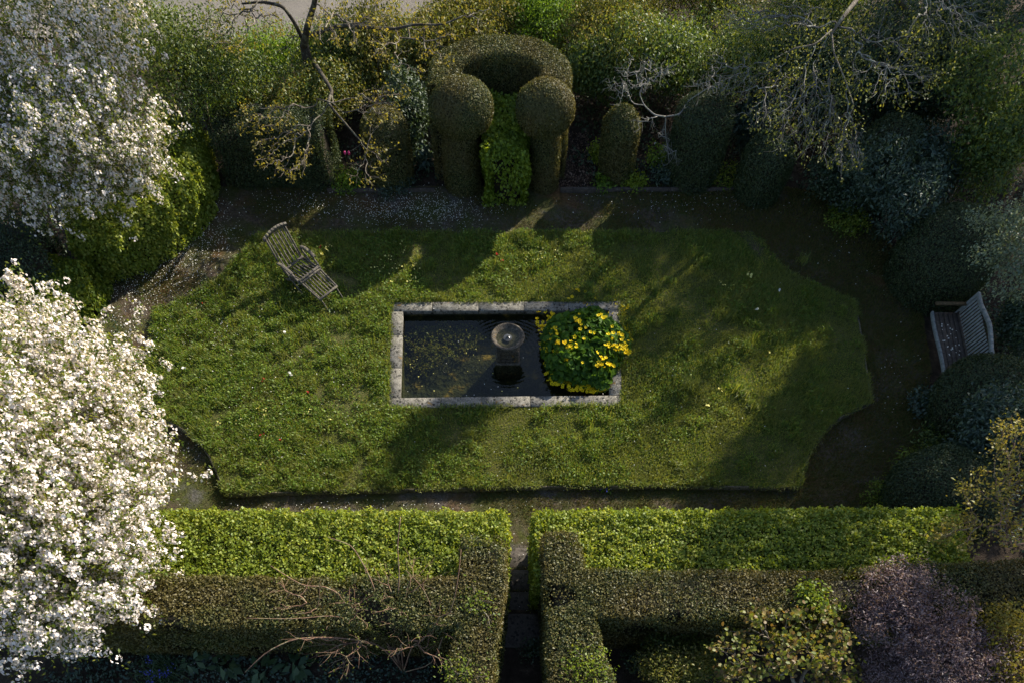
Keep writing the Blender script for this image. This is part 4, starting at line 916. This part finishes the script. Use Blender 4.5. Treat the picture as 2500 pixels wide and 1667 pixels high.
# purple maple
pb = W(2330, 1700, G0)
bush('purple_maple', 'low spreading maple with fine purple leaves at the lower right', 'tree',
     [(W(2200, 1430, 2.0), (.55, .45, .4)), (W(2180, 1520, 1.9), (.6, .5, .4)), (W(2290, 1500, 1.9), (.55, .5, .4)), (W(2290, 1600, 1.8), (.7, .6, .45)), (W(2400, 1590, 1.7), (.6, .5, .4)), (W(2200, 1640, 1.5), (.6, .45, .35)), (W(2440, 1660, 1.6), (.6, .5, .4)), (W(2130, 1480, 1.8), (.3, .3, .25))], 34000, .05, 'purple', .28, 'twig', pb, .05, 14, .3, up=.3, stems=60)
twigtree('twiggy_tree', 'thin branches dotted with small yellow-green leaves at the right edge', 'tree', 'redtwig',
    [('limb', sm([(9.8, 4.6, 0), (9.3, 4.9, 1.6), W(2470, 1330, 2.5)]), np.linspace(.035, .013, 18)),
     ('g', W(2470, 1330, 2.5), np.concatenate([px_cloud(2400, 1290, 110, 60, 2.2, 2.7, 40), px_cloud(2420, 1180, 80, 60, 2.3, 2.9, 36), px_cloud(2470, 1080, 50, 70, 2.4, 3.0, 36), px_cloud(2320, 1300, 60, 30, 2.2, 2.5, 20)]), dict(r_tip=.0034, gnarl=.14, frac=.4, rmax=.011))],
    'yellowleaf', .05, 7, base=(9.8, 4.6, 0), clump=.06)
bush('yellow_shrub', 'shrub with bright yellowish leaves in the lower right corner', 'shrub', [(W(2460, 1540, 1.9), (.5, .4, .3)), (W(2480, 1630, 1.8), (.45, .4, .3)), (W(2420, 1500, 1.8), (.25, .2, .2))], 4500, .055, 'yellowleaf', .5, 'twig', W(2500, 1680, G0), .06, 6, .3)
bush('silver_tree', 'branch of small silvery leaves reaching in from the right edge above the bench', 'tree',
     [(W(2450, 530, 2.1), (.7, .25, .25)), (W(2440, 620, 2.0), (.55, .3, .25)), (W(2480, 690, 1.9), (.5, .3, .25)), (W(2520, 580, 2.2), (.6, .8, .4))], 6500, .05, 'silver', .5, 'twig', (11.3, 12.2, 0), .07, 6, .2, stems=50)

# ------------------------------------------------------------------ shrubs of the rear bank
def heap(cx, cy_, z, rx, ry, rz, k=7):
    c = W(cx, cy_, z); return [(c + rng.normal(size=3) * np.array([rx * .5, ry * .5, rz * .3]), np.array([rx, ry, rz]) * rng.uniform(.55, .8)) for _ in range(k)]
def ground_under(cx, cy_, z): c = W(cx, cy_, z); return np.array([c[0], c[1], float(zg(c[0], c[1]))])
SH = [
 ('bright fresh green undergrowth at the foot of the gravel road', 630, 150, .7, 1.1, .7, .5, 9000, .06, 'fresh', .4),
 ('sunlit green shrub right of the bare-limbed trunk', 850, 130, .8, 1.0, .8, .6, 9000, .06, 'midgreen', .55),
 ('pale olive shrub behind the left shoulder of the horseshoe topiary', 1000, 120, 1.0, 1.0, .8, .7, 9000, .065, 'olive', .55),
 ('olive twiggy shrub above the middle of the horseshoe topiary', 1150, 55, 1.1, 1.0, .8, .6, 9000, .06, 'olive', .45),
 ('yellow-green shrub at the top edge right of centre', 1330, 45, 1.0, 1.2, .9, .6, 10000, .055, 'fresh', .45),
 ('brown-olive shrub at the top between the green shrub and the drooping tree', 1540, 40, 1.2, 1.3, 1.0, .7, 12000, .055, 'olive', .5),
 ('mid-green glossy shrub behind the small round-topped yew', 1650, 120, 1.1, 1.2, .9, .7, 12000, .06, 'midgreen', .55),
 ('green shrub just right of the horseshoe topiary shoulder', 1450, 150, .9, .9, .7, .6, 9000, .06, 'midgreen', .55),
 ('dark shrub behind the large dark yew', 1800, 150, 1.1, 1.1, .9, .7, 10000, .06, 'midgreen', .55),
 ('dark brownish shrub under the maple-like branches', 700, 240, .8, 1.0, .7, .6, 9000, .055, 'olive', .5),
 ('dark green shrub between the olive yew and the horseshoe topiary', 1000, 290, .7, .5, .6, .5, 4000, .07, 'darkgreen', .45),
 ('green shrub below the bare-limbed trunk', 790, 215, .8, .8, .7, .5, 7000, .055, 'midgreen', .55),
 ('yellow-tinged shrub beside the many-stemmed green shrub', 620, 270, .8, .7, .6, .5, 6000, .055, 'olive', .5),
 ('dark laurel at the upper right under the drooping tree', 1990, 190, 1.2, 1.3, 1.0, .8, 12000, .075, 'darkgreen', .5),
 ('deep green shrub at the top right corner', 2230, 110, 1.5, 1.3, 1.1, .9, 12000, .07, 'darkgreen', .5),
 ('blue-green rhododendron left of the broad yew dome', 2230, 430, 1.0, .9, .8, .8, 9000, .085, 'bluegreen', .38),
 ('bright-tipped dark shrub at the right edge above the silvery branch', 2420, 330, 1.4, 1.1, 1.0, .9, 11000, .075, 'midgreen', .45),
 ('dark shrub in the far top right corner', 2440, 130, 1.7, 1.2, 1.1, .9, 11000, .075, 'darkgreen', .5),
 ('dark green shrub behind the bench', 2510, 790, .7, .35, .5, .45, 4500, .06, 'darkgreen', .5),
 ('blue-green rhododendron between the two lower yew domes', 2440, 1040, .9, .8, .6, .5, 7000, .085, 'bluegreen', .38),
 ('dark shrub left of the tall dark yew dome', 2070, 420, .6, .8, .7, .5, 7000, .06, 'darkgreen', .5),
 ('dark long-leaved shrub beside the large dark yew', 1840, 310, .6, .45, .45, .4, 2600, .12, 'bluegreen', .3),
 ('low conifer-like shrub behind the right foreleg of the yew hedge', 1680, 1590, .7, .40, .35, .35, 5000, .05, 'midgreen', .35),
 ('golden-tipped small shrub at the bottom right of the steps hedge', 1650, 1650, 1.0, .45, .30, .3, 4500, .045, 'olive', .5),
 ('olive shrub at the very top edge behind the horseshoe topiary', 1260, -40, 1.0, 1.2, .9, .7, 9000, .055, 'olive', .5),
 ('light green shrub at the very top edge left of the drooping tree', 1480, -50, 1.1, 1.3, .9, .8, 10000, .055, 'fresh', .5),
 ('brownish shrub at the very top edge behind the drooping tree', 1740, -30, 1.3, 1.4, 1.0, .8, 11000, .055, 'olive', .5),
 ('dark green shrub at the very top edge right of the drooping tree', 2020, -20, 1.5, 1.4, 1.0, .8, 11000, .06, 'midgreen', .5),
 ('dark green shrub on the bare slope under the drooping tree', 2215, 245, .6, 1.0, .8, .6, 9000, .065, 'darkgreen', .5),
 ('leafy green sprig growing through the right yew hedge', 1975, 1465, 1.8, .22, .18, .12, 260, .07, 'hornbeam_deep', .6),
]
for lab, cx_, cy2, z, rx, ry, rz, n, sz, mat, asp in SH:
    bush('shrub', lab, 'shrub', heap(cx_, cy2, z, rx, ry, rz), int(n * 1.6), sz, mat, asp, 'twig', ground_under(cx_, cy2, z), .08, 6, .4, stems=40)
# ivy sprigs on the two yew forelegs
for lab, x, y, n in (('yellow-green leafy growth on top of the right yew foreleg at the bottom edge', 1440, 1630, 600), ('variegated leafy sprig on the left yew foreleg', 1165, 1480, 200), ('yellow-green growth on the left yew foreleg at the bottom edge', 1135, 1645, 300)):
    bush('climber_sprig', lab, 'plant', [(W(x + dx, y + dy, 1.73), (.26, .26, .07)) for dx, dy in ((-25, 0), (20, 20), (0, -25))], n, .048, 'hornbeam_deep', .6, 'twig', W(x, y, 1.6), .06, 6, .1, stems=20)

# ------------------------------------------------------------------ border plants
def plant(name, label, x, y, r, h, n, size, mat, asp=.4, group=None, up=.6):
    c = W(x, y, 0); c[2] = float(zg(c[0], c[1]))
    return bush(name, label, 'plant', [(c + [0, 0, h * .45], (r, r, h * .55)), (c + [r * .4, -.1 * r, h * .3], (r * .7, r * .7, h * .4))], n, size, mat, asp, 'stem', c, .05, 5, .2, group, up, stems=14, rtip=.003)
PL = [
 ('leafy_plant', 'light green leafy plant spilling over the bed edging beside the small yew', 1472, 455, .22, .25, 500, .07, 'fresh', .45),
 ('leafy_plant', 'low green plant in front of the small round-topped yew', 1540, 450, .35, .2, 700, .065, 'ivy', .6),
 ('leafy_plant', 'blue-green bushy plant between the small yew and the large dark yew', 1620, 440, .32, .35, 800, .06, 'bluegreen', .5),
 ('leafy_plant', 'green flowering plant with white blooms under the bare twisted shrub', 1600, 405, .3, .45, 700, .06, 'fresh', .5),
 ('leafy_plant', 'fresh green spreading plant right of the large dark yew', 1765, 440, .38, .3, 900, .06, 'hornbeam_deep', .4),
 ('leafy_plant', 'bright low plant below the pink tulips', 850, 450, .42, .25, 1300, .05, 'fresh', .6),
 ('leafy_plant', 'dark low ground plant left of the horseshoe topiary', 960, 455, .5, .22, 1500, .05, 'bluegreen', .6),
 ('leafy_plant', 'broad-leaved dark plant against the left pillar of the topiary', 1025, 400, .3, .5, 500, .12, 'bluegreen', .35),
 ('leafy_plant', 'green plant in the bare soil right of the topiary', 1455, 385, .25, .3, 400, .08, 'ivy', .5),
 ('leafy_plant', 'green border plant at the upper right bend of the path', 2060, 545, .5, .3, 1600, .055, 'hornbeam_deep', .55),
 ('leafy_plant', 'small bright rosette plant left of the broad yew dome', 2195, 628, .16, .25, 160, .14, 'fresh', .2),
 ('leafy_plant', 'dark ivy-like plant above the bench arm', 2245, 690, .38, .3, 1200, .06, 'bluegreen', .6),
 ('leafy_plant', 'dark leafy plant below the bench end', 2265, 985, .4, .3, 1200, .07, 'bluegreen', .55),
 ('leafy_plant', 'green ferny plant along the right bed below the bench', 2280, 1080, .4, .35, 1300, .07, 'midgreen', .35),
 ('leafy_plant', 'lush green plant at the foot of the low yew dome', 2235, 1150, .5, .4, 1700, .07, 'hornbeam_deep', .3),
 ('leafy_plant', 'green spiky plant where the right bed meets the bright hedge', 2165, 1225, .5, .35, 1600, .07, 'hornbeam_deep', .28),
 ('leafy_plant', 'green ground plant left of the dark yew dome at the upper right', 2130, 480, .45, .3, 1200, .05, 'midgreen', .5),
 ('leafy_plant', 'ferny dark plant at the foot of the right step hedge', 1295, 1600, .22, .25, 500, .05, 'darkgreen', .5),
 ('leafy_plant', 'dark leafy plant in the shaded corner beside the right foreleg', 1560, 1610, .4, .25, 900, .06, 'darkgreen', .6),
]
for p in PL: plant(*p)
# broad-leaved plants in the bottom left bed
HG = 'broad-leaved plants in the bottom left bed'
for i, (x, y, lab) in enumerate([(478, 1610, 'broad-leaved plant right beside the bluebells'), (560, 1625, 'broad-leaved plant between the bluebells and the arching cane'), (650, 1640, 'broad-leaved plant under the drooping cane tip'), (730, 1625, 'large broad-leaved plant at the bottom edge below the red canes')]):
    c = W(x, y, G0); r = thing('hosta', lab, 'plant', c, HG); mb = MB(); n = 26; a = rng.uniform(0, 6.28, n); d = np.stack([np.cos(a), np.sin(a), 0 * a], 1)
    P = c + d * rng.uniform(.02, .16, (n, 1)) + np.array([0, 0, .08]) * rng.uniform(.5, 2.2, (n, 1)); leaves(mb, P, d * .35 + np.array([0, 0, .9]), .22, .5, .2, -.12, d); mb.build('foliage', M['hosta'], r)
c = W(400, 1640, G0); r = thing('bluebell_clump', 'clump of strap leaves with blue flowers at the bottom left', 'plant', c)
mb = MB(); q = c + np.concatenate([rng.normal(size=(500, 2)) * .18, np.zeros((500, 1))], 1); blades(mb, q, .22, .014, .95); mb.build('foliage', M['hosta'], r)
mb = MB(); P = np.concatenate([W(x, y, G0 + .2) + rng.normal(size=(16, 3)) * .035 for x, y in ((362, 1610), (355, 1640), (372, 1645), (392, 1645), (415, 1625), (408, 1642), (366, 1660))]); leaves(mb, P, np.array([0, 0, 1.0]), .03, .7, .8); mb.build('flowers', M['blue'], r)
# dark ground cover in the south-left bed and back beds
def cover(name, label, poly, n, size, mat, zt=.08, asp=.6):
    P = rand_in(poly, n); P[:, 2] = bump(P[:, 0], P[:, 1]) + rng.uniform(.01, zt, n); k = nzA(P) + .5 * nzB(P); P = P[k > -.5]
    mb = MB(); leaves(mb, P, np.array([0, 0, 1.0]), size, asp, .6); tag(mb.build(name, M[mat]), label, 'ground cover', kind='stuff')
cover('south_ground_cover', 'dark low ground cover in the shaded bed below the left yew hedge', np.array([(-8, 1.2), (-1.2, 1.2), (-1.2, 3.2), (-8, 3.2)]), 9000, .06, 'bluegreen')
cover('rear_ground_cover', 'dark leafy ground cover in the rear border', np.array([(-6, 14.9), (7, 14.9), (9, 21), (-9, 19.3)]), 22000, .07, 'darkgreen', .15)
cover('right_ground_cover', 'dark leafy ground cover in the right border', np.array([(7.6, 5.4), (12, 5.4), (12, 17), (6.5, 15), (8.4, 12.6), (8.6, 11.2), (9.5, 11.2), (9.5, 8.6), (8.6, 8.4)]), 20000, .06, 'darkgreen', .15)
cover('left_ground_cover', 'dark leafy ground cover beneath the blossom trees', np.array([(-13, 5.6), (-8, 5.6), (-8.2, 9), (-8.4, 12), (-7.4, 13), (-7.2, 18), (-13, 18)]), 16000, .06, 'darkgreen', .12)
P = rand_in(np.array([(.95, 14.75), (2.0, 14.75), (1.9, 16.6), (1.1, 16.6)]), 1500); P[:, 2] = bump(P[:, 0], P[:, 1]) + .02; mb = MB(); leaves(mb, P, np.array([0, 0, 1.0]), .05, .5, .7)
M['litter'] = leafmat('dry_leaf', [(.06, .035, .025), (.13, .08, .055), (.22, .15, .11)], .15, .05)
tag(mb.build('dry_leaf_litter', M['litter']), 'dry pinkish brown leaf litter on bare soil right of the topiary', 'leaf litter', kind='stuff')

# ------------------------------------------------------------------ small flowers
def flowers(name, label, spots, mat, n, size, zt, spread, leaf=None):
    for x, y in spots:
        w = W(x, y, 0); r = thing(name, label, 'flowers', w, label if len(spots) > 1 else None); mb = MB(); lf = MB(); stm = MB(); w[2] = float(0 if lawn_in(w[:1], w[1:2])[0] else zg(w[0], w[1]))
        P = w + np.concatenate([rng.normal(size=(n, 2)) * spread, rng.uniform(zt * .7, zt, (n, 1))], 1); discs(mb, P, np.array([0, -.2, 1.0]) + np.zeros((n, 3)), size, .5, 6)
        for p in P[:6]: stm.tube([[p[0], p[1], w[2]], p], .003, 3, False)
        Q = w + np.concatenate([rng.normal(size=(10, 2)) * spread, np.full((10, 1), .03)], 1); leaves(lf, Q, np.array([0, 0, 1.0]), .07, .4, .7)
        mb.build('blossom', M[mat], r); stm.build('stems', M['stem'], r); lf.build('foliage', M['weed'], r)
flowers('primroses', 'pale yellow primroses in the sunlit strip of grass behind the pool', [(945, 640), (975, 665), (1000, 690), (955, 690), (985, 615), (1010, 655), (930, 660)], 'paleyellow', 7, .032, .12, .09)
flowers('cowslips', 'pale yellow cowslips in the grass behind the yellow marsh flowers', [(1300, 625), (1330, 620), (1360, 636), (1285, 645), (1312, 640)], 'paleyellow', 6, .03, .14, .10)
flowers('primroses', 'yellow primroses scattered in the sunlit lower left lawn', [(635, 1000), (650, 1008), (585, 1035), (610, 1045), (690, 1105), (535, 1042), (760, 1010), (808, 1035), (640, 1140)], 'paleyellow', 5, .032, .11, .05)
flowers('primroses', 'cream primroses below the deck chair', [(728, 712), (716, 722), (735, 725)], 'paleyellow', 5, .034, .12, .05)
flowers('primroses', 'pale flowers beside the deck chair arm', [(800, 620), (790, 630), (806, 612)], 'paleyellow', 5, .03, .12, .05)
flowers('daffodil', 'single white daffodil in the shaded right lawn', [(1894, 728)], 'white', 2, .055, .2, .012)
flowers('daffodil', 'white daffodil nearest the right tussock in the shaded lawn', [(1842, 770)], 'white', 3, .05, .2, .015)
flowers('daffodils', 'cream daffodils in the shaded upper right lawn', [(1818, 682), (1828, 688), (1752, 705), (1760, 712)], 'paleyellow', 2, .045, .18, .02)
flowers('daffodils', 'pale daffodils by the tall tussock on the right lawn', [(1873, 878), (1750, 968), (1720, 1005)], 'paleyellow', 3, .04, .2, .025)
flowers('white_flowers', 'white flower heads in the left half of the lawn', [(453, 908), (711, 920), (716, 925), (700, 822)], 'white', 4, .045, .14, .02)
flowers('red_flowers', 'small red flowers in the sunlit grass', [(640, 1068), (690, 1082), (645, 930), (760, 962), (1213, 630), (1228, 645), (785, 612), (500, 750)], 'red', 3, .035, .12, .025)
flowers('forget_me_nots', 'pale blue flowers on the lower edge of the lawn', [(1470, 1190), (1485, 1192), (1478, 1186)], 'blue', 5, .02, .10, .03)
flowers('white_tulips', 'white tulips in the rear border under the bare shrub', [(1592, 416), (1604, 414), (1594, 320 + 60)], 'white', 1, .07, .35, .01)
c0 = W(860, 430, 0); r = thing('pink_tulips', 'pair of pink tulips in the rear border on the left', 'flowers', c0)
for dx in (-.04, .05):
    mb = MB(); mb.tube([c0 + [dx, 0, 0], c0 + [dx * 1.2, 0, .25], c0 + [dx, -.02, .48]], .005, 4); mb.build('stem', M['stem'], r)
    mb = MB(); mb.lathe([(.002, .0), (.022, .012), (.028, .04), (.02, .07), (.004, .078)], c0 + [dx, -.02, .47], 10); mb.build('flower', M['pink'], r, True)

# ------------------------------------------------------------------ tall trees that stand outside the frame, up-sun
def shade_tree(label, lobes, n, size=.2):
    c = np.mean([l[0] for l in lobes], 0); b = np.array([c[0], c[1], 0.0]); h = c[2]
    root = thing('broadleaf_tree', label, 'tree', b, 'tall trees beyond the borders')
    C = in_lobes(lobes, n // 8, .2); P = np.repeat(C, 8, 0) + rng.normal(size=(len(C) * 8, 3)) * .16
    mb = MB(); leaves(mb, P, np.zeros((len(P), 3)) + [0, 0, .4], size, .6, 1.0); mb.build('crown', M['midgreen'], root)
    mb = MB(); mb.tube(np.array([b + [0, 0, -.1], b + [.1, 0, h * .35], b + [0, .1, h * .6]]), [.26, .2, .15], 10)
    grow(mb, b + [0, .1, h * .6], C[rng.choice(len(C), 70, replace=False)], .010, .10, .45, rmax=.12); mb.build('trunk', M['bark'], root)
DP, DQ = np.array([.751, -.660, 0]), np.array([.660, .751, 0])
def at(p, q, s_=20, z=0): return p * DP + q * DQ + np.array([0, 0, z]) + SUN * s_
# (label, [(p across the light, q along it, radius, height radius)], leaves)
BELT = [
 ('tall tree beyond the top right corner, first of the belt', [(-6.4, 5.0, .5, .7), (-6.3, 8.2, .55, .8), (-6.6, 12.4, .55, .8)], 2600),
 ('tall tree beyond the top right corner, second of the belt', [(-5.75, 12.6, .42, 1.0), (-4.65, 12.8, .5, 1.1), (-5.0, 16.2, .9, 1.4)], 4600),
 ('tall tree beyond the top right corner, third of the belt', [(-3.6, 13.0, .6, 1.2), (-4.55, 9.4, .26, .8), (-3.3, 16.6, 1.0, 1.4)], 4800),
 ('tall tree beyond the right edge, fourth of the belt', [(-2.6, 12.9, .5, 1.0), (-3.15, 8.8, .24, .8), (-1.7, 16.8, 1.1, 1.4)], 4400),
 ('tall tree beyond the right edge, fifth of the belt', [(-1.35, 7.6, .5, 1.2), (-1.0, 11.2, .95, 1.5), (.2, 13.8, 1.1, 1.4), (-.6, 3.4, .5, .8)], 6800),
 ('tall tree beyond the right edge, sixth of the belt', [(.6, 4.8, .7, 1.1), (.8, 9.2, 1.0, 1.5), (1.9, 12.2, 1.1, 1.5)], 6500),
 ('tall tree beyond the right edge, seventh of the belt', [(2.6, 4.0, .9, 1.2), (2.7, 8.0, 1.1, 1.6), (4.0, 6.8, 1.0, 1.6)], 5200),
]
for lab, lb, n in BELT: shade_tree(lab, [(at(p, q), (r, r, rz)) for p, q, r, rz in lb], n)
shade_tree('tall tree beyond the top edge, up-sun of the upper blossom tree', [(np.array(t) + SUN * 15, (r, r, r)) for t, r in (((-8.3, 12.4, 2.6), 1.2), ((-7.4, 13.6, 2.6), 1.0), ((-9.6, 11.8, 2.4), 1.1))], 5200)
